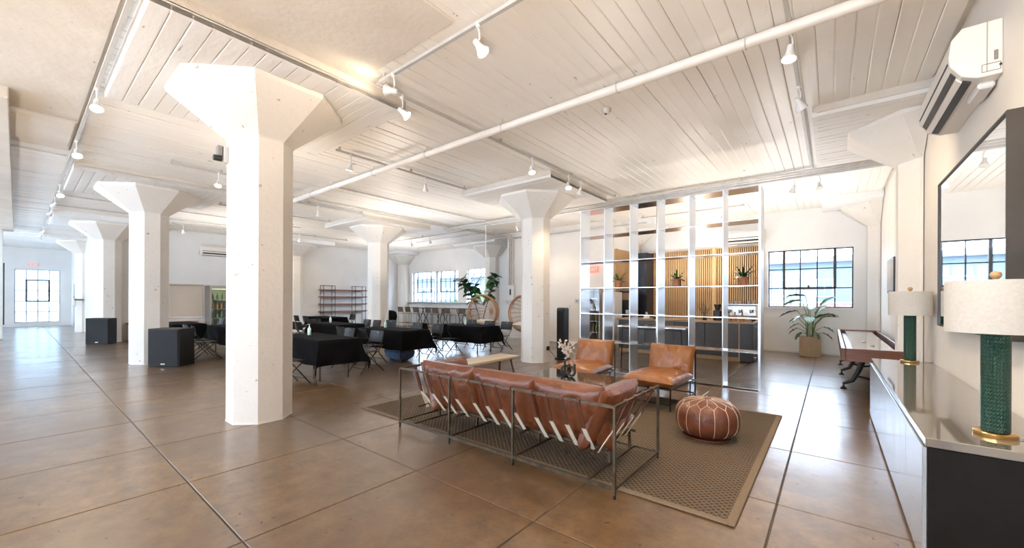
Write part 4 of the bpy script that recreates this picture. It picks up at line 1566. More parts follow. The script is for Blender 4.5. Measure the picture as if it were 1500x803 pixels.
def cloth_mesh(seed, hx=.93, hy=.395, ov=.455):
    rnd = random.Random(seed)
    ph = rnd.uniform(0, 6)
    def f(s, t):
        x, y = (s - .5) * 2 * (hx + ov), (t - .5) * 2 * (hy + ov)
        dx, dy = max(abs(x) - hx, 0), max(abs(y) - hy, 0)
        d = math.hypot(dx, dy)
        px, py = max(-hx, min(hx, x)), max(-hy, min(hy, y))
        sx, sy = math.copysign(1, x), math.copysign(1, y)
        if d > 0:
            q = min(d, .5)
            wav = .018 * math.sin(9 * (x + y * 1.3) + ph) * q / .4 + .02 * noise.noise(Vector((x * 3, y * 3, seed))) * q / .4
            if dx > 0 and dy > 0:
                # corner folds into a cone that hangs lower
                f_ = min(dx, dy) / max(dx, dy, 1e-6)
                out = .04 * q / .4 + .13 * q * f_
                px += sx * (out + dx * .04 + wav)
                py += sy * (out + dy * .04 + wav)
            elif dx > 0:
                px += sx * (.025 * q / .4 + wav + .01)
            else:
                py += sy * (.025 * q / .4 + wav + .01)
            z = .762 - d * .985 + .004 * math.sin(7 * x + ph)
            if d < .02:
                z = .762 - d * .3
        else:
            z = .760 + .0015 * noise.noise(Vector((x * 4, y * 4, seed)))
        return (px, py, max(z, .02))
    return MB().grid(f, 60, 40).mesh('tablecloth', X['cloth'], True)


def chair_proto(label, loc, rz):
    """folding chair facing +y"""
    t = thing('folding_chair', label, 'chair', loc, rz, 'black folding chairs at the cloth tables')
    def seatf(s, t_):
        x, y = (s - .5) * .40, (t_ - .5) * .39
        return (x, y, .445 - .012 * (1 - (2 * s - 1) ** 2) * math.sin(t_ * PI) + (.0 if t_ < .9 else -.01 * (t_ - .9) * 10))
    MB().grid(seatf, 8, 8).box((-.20, -.195, .425), (.20, .195, .436), .004).build('seat', X['chairblack'], t, True)
    def backf(s, t_):
        x = (s - .5) * .43
        z = .60 + t_ * .235
        rr = 1 - max(0, t_ - .75) * 4 * max(0, abs(2 * s - 1) - .8) * 2
        return (x * (1 if t_ < .9 else .95), -.235 - .045 * t_ - .03 * (1 - (2 * s - 1) ** 2), z)
    b = MB().grid(backf, 10, 6)
    b.grid(lambda s, t_: tuple(Vector(backf(1 - s, t_)) + Vector((0, .012, 0))), 10, 6)
    bk = b.build('backrest', X['chairblack'], t, True)
    MB().cyl((0, -.298, .79), (0, -.288, .79), .013, 10).build('rivet', X['stainless'], bk)
    for s in (-1, 1):
        MB().tube([(s * .205, .27, .008), (s * .205, -.10, .46), (s * .208, -.235, .625), (s * .195, -.28, .83)], .0105, 7).build('front_leg', X['chairframe'], t, True)
        MB().tube([(s * .185, -.30, .008), (s * .185, .02, .30), (s * .185, .17, .43)], .0105, 7).build('rear_leg', X['chairframe'], t, True)
    MB().tube([(-.205, .185, .11), (.205, .185, .11)], .008, 6).build('stretcher', X['chairframe'], t, True)
    MB().tube([(-.185, -.20, .12), (.185, -.20, .12)], .008, 6).build('stretcher', X['chairframe'], t, True)
    return t


TABLES = [
    ('beside the near column', -7.93, 3.72, 3),
    ('nearest the sofa', -8.58, 5.92, 4),
    ('nearest the egg chairs', -8.22, 8.14, 5),
    ('before the wall shelves', -11.80, 6.10, 6),
    ('before the lit cooler', -12.55, 3.72, 7),
    ('before the roller shade', -15.20, 3.10, 8),
    ('farthest back', -16.3, 8.05, 9),
]
first_chair = None


def put_chair(x, y, rz, label):
    global first_chair
    if first_chair is None:
        first_chair = chair_proto(label, (x, y, 0), rz)
        return first_chair
    return dup(first_chair, (x, y, 0), rz, label)


t0 = None
for n, (where, x, y, sd) in enumerate(TABLES):
    lb = 'folding table hidden under the black cloth ' + where
    if t0 is None:
        t0 = folding_table(lb, (x, y, 0))
    else:
        dup(t0, (x, y, 0), 0, lb)
    c = link_mesh('tablecloth', cloth_mesh(sd), None, (x, y, 0))
    tag(c, 'black tablecloth with pointed corners on the table ' + where, 'tablecloth', 'black tablecloths')

CH = [  # table index, dx, dy, turn
    (0, -.55, -.62, 0, 'left of two on the near side'), (0, .62, -.66, .10, 'right of two on the near side'),
    (0, -.62, .62, PI, 'left of two on the far side'), (0, .50, .64, PI + .08, 'right of two on the far side'),
    (1, -.62, -.60, -.05, 'left of two on the near side'), (1, .28, -.60, .05, 'right of two on the near side'),
    (1, -.35, .62, PI, 'left of two on the far side'), (1, .50, .62, PI, 'right of two on the far side'),
    (2, -.70, -.60, .04, 'left of two on the near side'), (2, .15, -.60, -.04, 'right of two on the near side'),
    (2, -.80, .64, PI, 'leftmost of three on the far side'), (2, -.02, .64, PI, 'middle of three on the far side'), (2, .66, .64, PI, 'rightmost of three on the far side'),
    (3, -.62, -.62, .06, 'left of two on the near side'), (3, -.10, -.64, -.03, 'right of two on the near side'),
    (3, .05, .66, PI, 'left of two on the far side'), (3, .60, .66, PI - .05, 'right of two on the far side'),
    (3, -1.34, .10, -PI / 2, 'at the left end'), (3, 1.05, 1.05, PI + .4, 'standing off the right corner'),
    (4, -.20, -.62, 0.05, 'left of two on the near side'), (4, .50, -.64, -.06, 'right of two on the near side'),
    (4, -.40, .62, PI, 'left of two on the far side'), (4, .45, .62, PI, 'right of two on the far side'),
    (5, -.10, .62, PI, 'on the far side'), (5, -.3, -.62, 0, 'left of two on the near side'), (5, .5, -.62, 0, 'right of two on the near side'),
    (6, -.40, -.62, 0, 'left of two on the near side'), (6, .40, -.62, 0, 'right of two on the near side'), (6, .2, .62, PI, 'on the far side'),
]
for ti, dx, dy, rz, pos in CH:
    dy = math.copysign(max(abs(dy), .77), dy) if abs(dx) < .9 else dy
    where, x, y, sd = TABLES[ti]
    put_chair(x + dx, y + dy, rz, 'black folding chair, ' + pos.replace(' on the ', ' at the ') + ', table ' + where)

# pump bottles of hand gel
def gel(label, loc):
    t = thing('gel_bottle', label, 'bottle', loc, 0, 'hand gel pump bottles')
    MB().lathe([(.030, 0), (.034, .006), (.034, .12), (.026, .145), (.012, .155), (.012, .165)], 18).build('bottle', X['gelbottle'], t, True)
    MB().lathe([(.014, .165), (.014, .18), (.005, .183), (.005, .215)], 12).box((-.008, -.045, .212), (.008, .012, .224), .003).build('pump', X['whiteplastic'], t)
    return t


g0 = gel('clear pump bottle of hand gel on the cloth table by the big near column', (-8.25, 3.72, .763))
dup(g0, (-8.98, 5.97, .763), .5, 'clear pump bottle of hand gel on the table next to the leather sofa')
dup(g0, (-8.32, 8.2, .763), 1.0, 'clear pump bottle of hand gel on the table nearest the hanging egg chairs')
dup(g0, (-12.15, 6.12, .763), 2.0, 'clear pump bottle of hand gel on the table in front of the wall shelves')
# blue cloth bundle under a table and a covered stack
bn = MB().cushion(.75, .42, .40, 18, 3.0, .05, seed=4, crown=.3).build('cloth_bundle', X['denim'], None, True, (-8.35, 5.95, .20))
tag(bn, 'folded blue cloth bundle on the floor beneath the table next to the sofa', 'cloth')
cs = thing('covered_cart', 'black draped cart standing beyond the middle column', 'cart', (-14.75, 9.75, 0))
MB().box((-.42, -.25, .02), (.42, .25, .90), .04).build('box', X['speakerbox'], cs)
m = MB().cushion(.98, .66, .5, 18, 4.5, .03, seed=9, crown=.22)
m.build('cover', X['cloth'], cs, True, (0, 0, .78))

# =================================================================== BAR STOOLS AND HIGH TABLES
st0 = None
for k, u in enumerate((-17.85, -17.35, -16.55, -15.7, -15.05, -14.35, -13.2)):
    lb = ('tall brown sling bar stool below the back windows, number %s from the left' % ('one', 'two', 'three', 'four', 'five', 'six', 'seven')[k])
    if st0 is None:
        st0 = thing('bar_stool', lb, 'stool', (u, 13.0, 0), 0, 'bar stools under the back windows')
        m = MB().grid(lambda s, t: ((s - .5) * .42, (t - .5) * .40, .76 - .02 * math.sin(s * PI)), 6, 6).box((-.21, -.2, .735), (.21, .2, .742))
        m.build('seat', X['sling'], st0, True)
        MB().grid(lambda s, t: ((s - .5) * .42, -.20 - .05 * t - .02 * math.sin(s * PI), .82 + .27 * t), 6, 4).grid(lambda s, t: ((.5 - s) * .42, -.19 - .05 * t - .02 * math.sin(s * PI), .82 + .27 * t), 6, 4).build('backrest', X['sling'], st0, True)
        for s in (-1, 1):
            MB().tube([(s * .21, .19, 0), (s * .21, .19, .745)], .010, 6).build('leg', X['chairframe'], st0)
            MB().tube([(s * .21, -.19, 0), (s * .21, -.19, .745), (s * .21, -.25, 1.09)], .010, 6).build('leg', X['chairframe'], st0)
        m = MB()
        for y in (-.19, .19):
            m.tube([(-.21, y, .25), (.21, y, .25)], .008, 6)
        for x in (-.21, .21):
            m.tube([(x, -.19, .25), (x, .19, .25)], .008, 6)
        m.build('footrest', X['chairframe'], st0)
    else:
        dup(st0, (u, 13.0 + .1 * (k % 2), 0), .05 * (k % 3 - 1), lb)
ht0 = None
for k, x in enumerate((-16.95, -15.4, -13.85)):
    lb = 'high bar table on crossed black legs below the back windows, %s of three' % ('left', 'middle', 'right')[k]
    if ht0 is None:
        ht0 = thing('bar_table', lb, 'table', (x, 13.55, 0), 0, 'high bar tables under the back windows')
        MB().box((-.7, -.25, 1.02), (.7, .25, 1.06), .006).build('tabletop', X['darkbrown'], ht0)
        for s in (-1, 1):
            MB().tube([(s * .30, -.2, 0), (s * .05, -.2, .5), (s * .30, -.2, 1.02)], .02, 8).build('leg', X['castiron'], ht0)
            MB().tube([(s * .30, .2, 0), (s * .05, .2, .5), (s * .30, .2, 1.02)], .02, 8).build('leg', X['castiron'], ht0)
    else:
        dup(ht0, (x, 13.55, 0), 0, lb)


# =================================================================== HANGING EGG CHAIRS
def egg_chair(label, loc, rz):
    """rattan egg open towards -y"""
    t = thing('egg_chair', label, 'chair', loc, rz, 'hanging rattan egg chairs')
    R, Hh = .52, .54
    def P(a, b):
        """a: angle round the open rim, b: 0 at the rim .. 1 at the back"""
        r = math.cos(b * PI / 2) ** .75
        return Vector((R * r * math.cos(a), -.12 + .62 * math.sin(b * PI / 2) ** 1.1, Hh * r * math.sin(a) * (1.02 if math.sin(a) < 0 else 1.0)))
    MB().tube([P(2 * PI * k / 40, 0) for k in range(40)], .028, 8, closed=True).build('rim', X['rattan'], t, True)
    MB().tube([P(2 * PI * k / 40, .12) for k in range(40)], .014, 6, closed=True).build('rim', X['rattan'], t, True)
    for k in range(22):
        a = 2 * PI * k / 22
        MB().tube([P(a, b / 8) for b in range(9)], .0075, 5).build('rib', X['rattan'], t)
    m = MB()
    for j in range(2, 15):
        m.tube([P(2 * PI * k / 36, j / 15) for k in range(36)], .0055, 5, closed=True)
    m.build('weave', X['rattan'], t)
    MB().cushion(.74, .55, .20, 14, 2.6, .01, seed=2).build('seat_cushion', X['cushion'], t, True, (0, .10, -.36))
    top = 4.06 - loc[2]
    MB().tube([(0, .1, Hh - .02), (0, .1, top)], .010, 6).build('rope', X['rope'], t)
    MB().lathe([(.03, 0), (.03, .03)], 12, (0, .1, top - .0)).build('ceiling_hook', X['whitetrim'], t)
    return t


egg_chair('hanging rattan egg chair before the fig tree, whole in view', (-8.88, 9.6, 1.10), math.radians(12))
egg_chair('hanging rattan egg chair half hidden by the middle column', (-7.30, 9.75, 1.08), math.radians(8))

# =================================================================== PLANTS
def broad_leaf(L, w, name, material, cup=.15, droop=.25):
    m = MB()
    def f(s, t):
        ww = w * (math.sin(min(1, t * .96 + .04) * PI) ** .65)
        y = (s - .5) * 2
        return (t * L, y * ww, -droop * L * t * t + cup * abs(y) * ww + .012 * math.sin(t * 18) * abs(y))
    return m.grid(f, 4, 8).mesh(name, X[material], True)


fig = thing('fiddle_leaf_fig', 'fiddle leaf fig with two leafy branches behind the hanging egg chair', 'plant', (-10.75, 11.45, 0))
MB().lathe([(.20, 0), (.26, .40), (.27, .42), (.24, .42), (.23, .36)], 24, cap=False).build('pot', X['whiteplastic'], fig, True)
MB().lathe([(.001, .35), (.235, .36)], 20).build('soil', X['soil'], fig)
fl_me = [broad_leaf(.34, .125, 'leaf', 'leafblue', .2, .35), broad_leaf(.40, .145, 'leaf', 'leafblue', .2, .2), broad_leaf(.34, .125, 'leaf', 'leafdark', .25, .5)]
rnd = random.Random(5)
UX, UY = .779, .627     # screen-right direction in plan, only used to spread the two branches along the window
BR = [[(0, 0, .35), (-.10, 0, .9), (-.30, .02, 1.5), (-.52, .0, 1.95), (-.80, -.05, 2.25)], [(0, 0, .35), (.14, .02, 1.0), (.32, .0, 1.6), (.45, .0, 2.05), (.56, .02, 2.42)],
      [(-.30, .02, 1.5), (-.24, .1, 1.8), (-.22, .1, 2.0)]]
for pts in BR:
    p3 = [(a * UX - b * UY, a * UY + b * UX, c) for a, b, c in pts]
    MB().tube(p3, .022, 7, r2=.010).build('stem', X['bark'], fig, True)
    n = 34 if len(pts) > 3 else 14
    for k in range(n):
        t = .42 + .58 * k / (n - 1) if len(pts) > 3 else .3 + .7 * k / (n - 1)
        q = t * (len(p3) - 1)
        i = min(int(q), len(p3) - 2)
        p = Vector(p3[i]).lerp(Vector(p3[i + 1]), q - i)
        link_mesh('leaf', rnd.choice(fl_me), fig, p, (rnd.uniform(-.5, .5), rnd.uniform(-.9, .5), k * 2.4 + rnd.uniform(-.4, .4)), (rnd.uniform(.75, 1.1),) * 3)

bop = thing('bird_of_paradise_plant', 'tall paddle leaved plant in a woven basket below the far right window', 'plant', (-.45, 13.42, 0))
m = MB()
for k in range(14):
    z = .02 + k * .038
    m.lathe([(.205, z - .019), (.228, z - .010), (.232, z), (.228, z + .010), (.205, z + .019)], 40, lobes=lambda a, zz: 1 + .012 * math.sin(a * 20), cap=False)
m.lathe([(.20, 0), (.20, .004)], 30)
m.build('basket', X['basket'], bop, True)
for k in range(20):
    a = k * 2 * PI / 20
    MB().box((.229, -.008, .01), (.238, .008, .54), .002).build('basket_stake', X['basket'], bop, False, None, (0, 0, a))
MB().lathe([(.001, .49), (.205, .50)], 24).build('soil', X['soil'], bop)
pad = [broad_leaf(.46, .105, 'leaf', 'leafblue', .35, .25), broad_leaf(.40, .115, 'leaf', 'leaf', .3, .30), broad_leaf(.28, .055, 'leaf', 'leafdark', .4, .3)]
LV = [  # azimuth (deg; 0 = +x), reach, height, leaf index, pitch (positive droops)
    (172, .10, 1.62, 0, -.15), (205, .20, 1.50, 0, .10), (185, .28, 1.22, 0, .20), (215, .12, 1.12, 1, .30), (15, .12, 1.12, 1, -1.0), (20, .24, 1.36, 0, -.80), (350, .10, 1.0, 1, -.6),
    (5, .28, 1.05, 2, -.3), (30, .34, 1.12, 2, -.1), (190, .24, .86, 2, .3), (170, .26, .74, 2, .4), (340, .28, .80, 2, .2), (10, .26, .64, 2, .4), (270, .12, 1.05, 1, .1), (230, .26, .64, 2, .5), (300, .2, .66, 2, .4), (90, .1, 1.25, 1, -.5), (150, .3, 1.02, 2, .2), (355, .36, 1.16, 2, .1)]
for az, rch, hh, li, pit in LV:
    a = math.radians(az)
    e = Vector((rch * math.cos(a), rch * math.sin(a) * .6, hh))
    b0 = Vector((.05 * math.cos(a), .05 * math.sin(a), .48))
    md = Vector((rch * .35 * math.cos(a), rch * .35 * math.sin(a) * .6, .48 + (hh - .48) * .62))
    MB().tube([b0, md, e], .014, 6, r2=.007).build('stem', X['stem'], bop, True)
    link_mesh('leaf', pad[li], bop, e, (0.25 * math.sin(az), pit, a))

# =================================================================== KITCHEN
isl = thing('bar_counter', 'long dark bar counter with an oak top behind the metal divider', 'counter', (-3.15, 11.45, 0))
MB().box((-1.72, -.38, .10), (1.40, .38, .93)).build('body', X['darkbrown'], isl)
MB().box((-1.70, -.33, 0), (1.40, .33, .10)).build('plinth', X['slat'], isl)
for k in range(4):
    x0 = -1.70 + k * .775
    MB().box((x0 + .01, -.395, .13), (x0 + .765, -.38, .91), .003).build('front_panel', X['darkbrown'], isl)
MB().box((1.42, -.46, 0.02), (1.70, .42, .93), .004).build('end_cabinet', X['charcoal'], isl)
MB().box((1.385, -.44, 0.0), (1.415, .40, .93), .003).build('oak_upright', X['slat'], isl)
MB().box((-1.74, -.48, .93), (1.72, .46, .975), .004).build('worktop', X['oak'], isl)
# towel rail on the end cabinet
m = MB()
for y in (-.30, .22):
    m.tube([(1.70, y, .86), (1.76, y, .86), (1.76, y, .12), (1.70, y, .12)], .011, 8)
m.build('rail', X['stainless'], isl, True)

btb = thing('high_table', 'narrow bar height table on thin black legs behind the metal divider', 'table', (-2.98, 8.62, 0))
MB().box((-.72, -.28, .905), (.72, .28, .94), .004).build('tabletop', X['alushelf'], btb)
for x in (-.62, .62):
    for y in (-.23, .23):
        MB().tube([(x, y, .905), (x * 1.04, y * 1.04, 0)], .014, 8).build('leg', X['blacksteel'], btb)
    MB().tube([(x, -.23, .3), (x, .23, .3)], .010, 8).build('stretcher', X['blacksteel'], btb)
MB().box((-.64, -.25, .865), (.64, .25, .905)).build('apron', X['blacksteel'], btb)

es = thing('espresso_machine', 'pale espresso machine with cups on top, at the right end of the bar counter', 'coffee machine', (-1.78, 11.55, .975))
MB().box((-.36, -.22, .05), (.36, .22, .10), .01).build('base', X['steeltop'], es)
for s in (-1, 1):
    MB().prism([(-.26, .06), (.20, .06), (.26, .12), (.20, .34), (.02, .44), (-.20, .40), (-.30, .28)], 0, s * .36 - .012, s * .36 + .012).build('side_panel', X['cushion'], es)
MB().box((-.34, -.12, .12), (.34, .20, .40), .02).build('body', X['steeltop'], es)
MB().box((-.38, -.20, .405), (.38, .20, .43), .006).build('cup_tray', X['stainless'], es)
for k in range(3):
    x = -.24 + k * .24
    g_ = MB().lathe([(.035, .22), (.04, .24), (.04, .29)], 16, (x, -.20, 0)).build('group_head', X['stainless'], es, True)
    MB().tube([(x, -.22, .235), (x, -.36, .22)], .012, 8).build('portafilter', X['blacksteel'], g_)
for x in (-.26, .26):
    for y in (-.15, .15):
        MB().cyl((x, y, 0), (x, y, .05), .02, 10).build('foot', X['blacksteel'], es)
cup_me = MB().lathe([(.025, 0), (.038, .07), (.040, .08), (.034, .075), (.022, .01)], 16, cap=False).mesh('cup', X['glass'], True)
cup_me2 = MB().lathe([(.025, 0), (.038, .07), (.040, .08), (.034, .075), (.022, .01)], 16).mesh('cup', X['stainless'], True)
for k, (x, y) in enumerate(((-.25, 0), (-.15, .02), (-.05, -.03), (.16, 0), (.26, .04))):
    tag(link_mesh('cup', cup_me2, None, (-1.78 + x, 11.55 + y, 1.405)), 'small metal cup on top of the espresso machine, %s in its row' % ('first', 'second', 'third', 'fourth', 'fifth')[k], 'cup', 'cups on the espresso machine')
syr = thing('syrup_bottle', 'amber syrup bottle in front of the espresso machine', 'bottle', (-1.86, 11.12, .975))
MB().lathe([(.04, 0), (.042, .005), (.042, .13), (.018, .18), (.014, .20)], 16).build('bottle', X['amber'], syr, True)
MB().lathe([(.016, .20), (.016, .23)], 12).build('cap', X['blacksteel'], syr)
syr2 = dup(syr, (-1.70, 11.10, .975), 1, 'amber syrup bottle beside the grinder at the right end of the bar counter')
dup(syr, (-1.99, 11.10, .975), 2, 'amber syrup bottle, leftmost of three on the bar counter')
gn = thing('coffee_grinder', 'black coffee grinder beside the espresso machine', 'grinder', (-2.32, 11.5, .975))
MB().box((-.09, -.13, 0), (.09, .13, .26), .02).build('body', X['blacksteel'], gn)
MB().lathe([(.05, .26), (.09, .40), (.09, .42)], 18).build('hopper', X['tableglass'], gn, True)
for k, (x, y) in enumerate(((-.05, -.2), (.1, -.26))):
    pass
dv = thing('twig_arrangement', 'dry twigs in a small pot left of the espresso machine', 'plant', (-2.62, 11.42, .975))
MB().lathe([(.05, 0), (.06, .12), (.055, .12)], 16).build('pot', X['blackceramic'], dv, True)
rnd = random.Random(3)
m = MB()
for k in range(22):
    a, r_ = rnd.uniform(0, 2 * PI), rnd.uniform(.05, .22)
    m.tube([(0, 0, .1), (r_ * .5 * math.cos(a), r_ * .5 * math.sin(a), .26), (r_ * math.cos(a), r_ * math.sin(a), rnd.uniform(.25, .46))], .004, 4)
tag(m.build('twigs', X['twig'], dv), kind='stuff')
cv = thing('white_vase', 'small white flask shaped vase on the bar counter', 'vase', (-4.07, 11.15, .975))
MB().lathe([(.09, 0), (.10, .01), (.075, .06), (.035, .12), (.028, .17), (.034, .185)], 24).build('body', X['cushion'], cv, True)
hp = thing('herb_pot', 'low bowl of green herbs on the bar counter beside the white vase', 'plant', (-3.84, 11.2, .975))
MB().lathe([(.06, 0), (.09, .05), (.085, .05)], 18).build('bowl', X['blackceramic'], hp, True)
for k in range(10):
    link_mesh('leaf', spiky[1], hp, (0, 0, .04), (0, 0, k * .63), (.5, .5, .5))
jr = thing('glass_jar', 'dark glass jars end of the bar counter, left of the white vase', 'jar', (-4.42, 11.2, .975))
MB().lathe([(.05, 0), (.055, .01), (.055, .12), (.04, .14)], 18).build('jar', X['tableglass'], jr, True)
MB().lathe([(.042, .14), (.042, .17)], 16).build('lid', X['stainless'], jr, True)
jr['label'] = 'dark glass jar with metal lid at the left end of the bar counter'

tc_ = thing('tall_cabinet', 'tall blue black cabinet in the corner of the slatted kitchen wall', 'cabinet', (-5.06, 13.62, 0))
MB().box((-.22, -.30, 0), (.20, .33, 3.10), .004).build('body', X['navy'], tc_)
for k in range(2):
    d = MB().box((-.215, -.32, .10 + k * 1.55), (.195, -.30, 1.60 + k * 1.45), .003).build('door', X['navy'], tc_)
    MB().bar((.15, -.34, .9 + k * 1.1), (.15, -.34, 1.2 + k * 1.1), .012).build('handle', X['blacksteel'], d)
wc = thing('white_cabinet', 'pale grey cabinet at the left end of the kitchen', 'cabinet', (-5.36, 11.75, 0))
MB().box((-.22, -.28, 0), (.18, .28, 1.74), .006).build('body', X['whiteplastic'], wc)
MB().box((-.215, -.30, .04), (.175, -.28, 1.72), .003).build('door', X['whiteplastic'], wc)
MB().bar((.13, -.32, .8), (.13, -.32, 1.05), .012).build('handle', X['stainless'], wc)
ov = thing('wall_oven', 'dark upright oven between the pale cabinet and the bar', 'oven', (-5.17, 12.55, 0))
MB().box((-.2, -.28, 0), (.22, .28, 1.80), .006).build('body', X['blacksteel'], ov)
MB().box((-.19, -.30, .9), (.21, -.28, 1.45), .004).build('door', X['tableglass'], ov)
MB().box((-.19, -.295, 1.50), (.21, -.28, 1.72)).build('control_panel', X['oak'], ov)
MB().box((.02, -.305, 1.02), (.12, -.30, 1.18)).build('notice', X['badge'], ov)
gc = thing('glass_cabinet', 'narrow glass fronted drinks cabinet against the white wall', 'cabinet', (-5.90, 11.78, 0))
m = MB()
m.box((-.20, -.27, 0), (-.18, .30, 1.88)).box((.18, -.27, 0), (.20, .30, 1.88)).box((-.18, -.27, 1.86), (.18, .30, 1.88)).box((-.18, -.27, 0), (.18, .30, .12)).box((-.18, .28, .12), (.18, .30, 1.86))
m.build('case', X['palewood'], gc)
MB().box((-.175, -.268, .125), (.175, -.262, 1.855)).build('glass_door', X['glass'], gc)
MB().bar((-.16, -.29, .9), (-.16, -.29, 1.2), .014).build('handle', X['blacksteel'], gc)
for k in range(4):
    MB().box((-.18, -.24, .45 + k * .36), (.18, .27, .462 + k * .36)).build('shelf', X['stainless'], gc)
bot_me = MB().lathe([(.034, 0), (.036, .01), (.036, .16), (.014, .22), (.014, .28)], 14).mesh('bottle', X['greenbottle'], True)
bot_am = MB().lathe([(.034, 0), (.036, .01), (.036, .16), (.014, .22), (.014, .28)], 14).mesh('bottle', X['amber'], True)
for k in range(3):
    for q in range(3):
        tag(link_mesh('bottle', bot_me if (k + q) % 2 else bot_am, None, (-5.90 - .11 + q * .11, 11.70, .462 + k * .36)),
            '%s bottle on the %s shelf of the glass drinks cabinet, %s' % ('green' if (k + q) % 2 else 'amber', ('lowest', 'second', 'third')[k], ('left', 'centre', 'right')[q]), 'bottle', 'bottles in the glass drinks cabinet')
air_conditioner('white split air conditioner above the slatted kitchen wall', (-2.55, 14.0, 3.22), -PI / 2, 1.0)


def text_mesh(name, s, size, loc, rot, parent, material, depth=.004, align='CENTER'):
    c = bpy.data.curves.new(name, 'FONT')
    c.body = s
    c.size = size
    c.extrude = depth
    c.align_x = align
    c.align_y = 'CENTER'
    o = bpy.data.objects.new(name, c)
    o.data.materials.append(X[material])
    COL.objects.link(o)
    dg = bpy.context.evaluated_depsgraph_get()
    me = bpy.data.meshes.new_from_object(o.evaluated_get(dg))
    bpy.data.objects.remove(o)
    return link_mesh(name, me, parent, loc, rot)


def exit_sign(label, loc, rz, red_case):
    t = thing('exit_sign', label, 'sign', loc, rz, 'exit signs')
    MB().box((-.17, -.03, -.10), (.17, .03, .10), .008).build('case', X['exitred' if red_case else 'exitwhite'], t)
    text_mesh('lettering', 'EXIT', .17, (0, -.033, 0), (PI / 2, 0, 0), t, 'badge' if red_case else 'exitred')
    return t


exit_sign('exit sign with red letters above the far left window', (-32.44, .55, 3.22), PI / 2, False)
exit_sign('red exit sign on the white wall seen through the metal divider', (-6.20, 12.06, 2.51), 0, True)

# =================================================================== HALL BEYOND THE COLUMN
sh = thing('wall_shelf', 'wide shelving of four rough wood planks in thin black ladder frames', 'shelf', (-19.38, 10.35, 0))
for yc in (-.82, .82):
    m = MB()
    for y in (yc - .285, yc + .285):
        for x in (.02, .36):
            m.bar((x, y, 0), (x, y, 2.15), .018)
    for z in (.05, .85, 1.21, 1.57, 1.90, 2.14):
        for x in (.02, .36):
            m.bar((x, yc - .285, z), (x, yc + .285, z), .014)
        for y in (yc - .285, yc + .285):
            m.bar((.02, y, z), (.36, y, z), .014)
    m.build('ladder_frame', X['winsteel'], sh)
for z in (.86, 1.22, 1.58, 1.91):
    MB().box((.03, -1.21, z), (.35, 1.21, z + .05), .006).build('plank', X['plank'], sh)
sd = thing('roller_shade', 'beige roller shade pulled down on the hall wall beside the cooler', 'blind', (-19.39, 4.12, 0))
MB().box((.02, -.52, .78), (.03, .50, 2.00)).build('fabric', X['fabricshade'], sd)
MB().box((.01, -.52, .74), (.04, .50, .785), .006).build('hem_bar', X['badge'], sd)
MB().cyl((.045, -.53, 2.02), (.045, .51, 2.02), .03, 12).build('roller', X['fabricshade'], sd)
lw = thing('low_counter', 'low brown wooden counter against the wall under the roller shade', 'counter', (-19.2, 3.6, 0))
MB().box((-.18, -1.2, .58), (.22, .80, .63), .004).build('worktop', X['plank'], lw)
for y in (-1.1, -.2, .7):
    MB().box((-.16, y - .03, 0), (.18, y + .03, .58)).build('support', X['plank'], lw)
MB().box((-.16, -1.1, .08), (.19, .7, .12)).build('lower_shelf', X['palewood'], lw)
co = thing('drinks_cooler', 'steel drinks cooler with lit glass door against the hall wall', 'cooler', (-19.0, 4.68, 0))
m = MB()
m.box((-.38, 0, 0), (.30, .045, 2.0)).box((-.38, .80, 0), (.30, .85, 2.0)).box((-.38, .045, 1.9), (.30, .80, 2.0)).box((-.38, .045, 0), (.30, .80, .16)).box((-.38, .045, .16), (-.34, .80, 1.9))
m.build('case', X['stainless'], co)
MB().box((-.335, .05, .17), (-.325, .795, 1.89)).build('lining', X['cooler_in'], co)
MB().box((-.10, .10, 1.86), (.22, .75, 1.89)).build('lamp_strip', X['coolerglow'], co)
fr = MB()
fr.box((.30, 0, .16), (.335, .05, 1.92)).box((.30, .80, .16), (.335, .85, 1.92)).box((.30, .05, 1.87), (.335, .80, 1.92)).box((.30, .05, .16), (.335, .80, .21))
dr = fr.build('door', X['stainless'], co)
MB().box((.312, .05, .21), (.318, .80, 1.87)).build('pane', X['glass'], dr)
MB().bar((.36, .03, .8), (.36, .03, 1.3), .02).build('handle', X['stainless'], dr)
for k in range(4):
    MB().box((-.32, .05, .35 + k * .36), (.27, .80, .362 + k * .36)).build('shelf', X['whiteplastic'], co)
names = ('lowest', 'second', 'third', 'top')
for k in range(4):
    for q in range(5):
        tag(link_mesh('bottle', bot_me if k != 2 else bot_am, None, (-18.83, 4.80 + q * .15, .362 + k * .36), (0, 0, 0), (1.0, 1.0, .95)),
            '%s bottle on the %s shelf in the lit cooler, number %s from the door handle' % ('amber' if k == 2 else 'green', names[k], ('one', 'two', 'three', 'four', 'five')[q]), 'bottle', 'bottles in the lit cooler')
air_conditioner('white split air conditioner on the hall wall above the lit cooler', (-19.395, 4.50, 3.19), 0, 1.0)


# ---- floor speakers
def speaker(label, loc, rz, w, h, d):
    t = thing('floor_speaker', label, 'speaker', loc, rz, 'black floor speakers')
    MB().box((-w / 2, -d / 2, 0), (w / 2, d / 2, h), .012).build('cabinet', X['speakerbox'], t)
    MB().box((-w / 2 + .02, -d / 2 - .018, .03), (w / 2 - .02, -d / 2 - .001, h - .02), .008).build('grille', X['speakercloth'], t)
    MB().box((-.045, -d / 2 - .022, .05), (.045, -d / 2 - .017, .075)).build('badge', X['badge'], t)
    for x in (-w / 2 + .06, w / 2 - .06):
        pass
    return t


speaker('black floor speaker before the second column, nearer one', (-11.50, 2.18, 0), math.radians(38), .70, .83, .42)
speaker('black floor speaker by the third column, farther one', (-18.66, 2.05 - .30, 0), math.radians(45), .70, .84, .30)
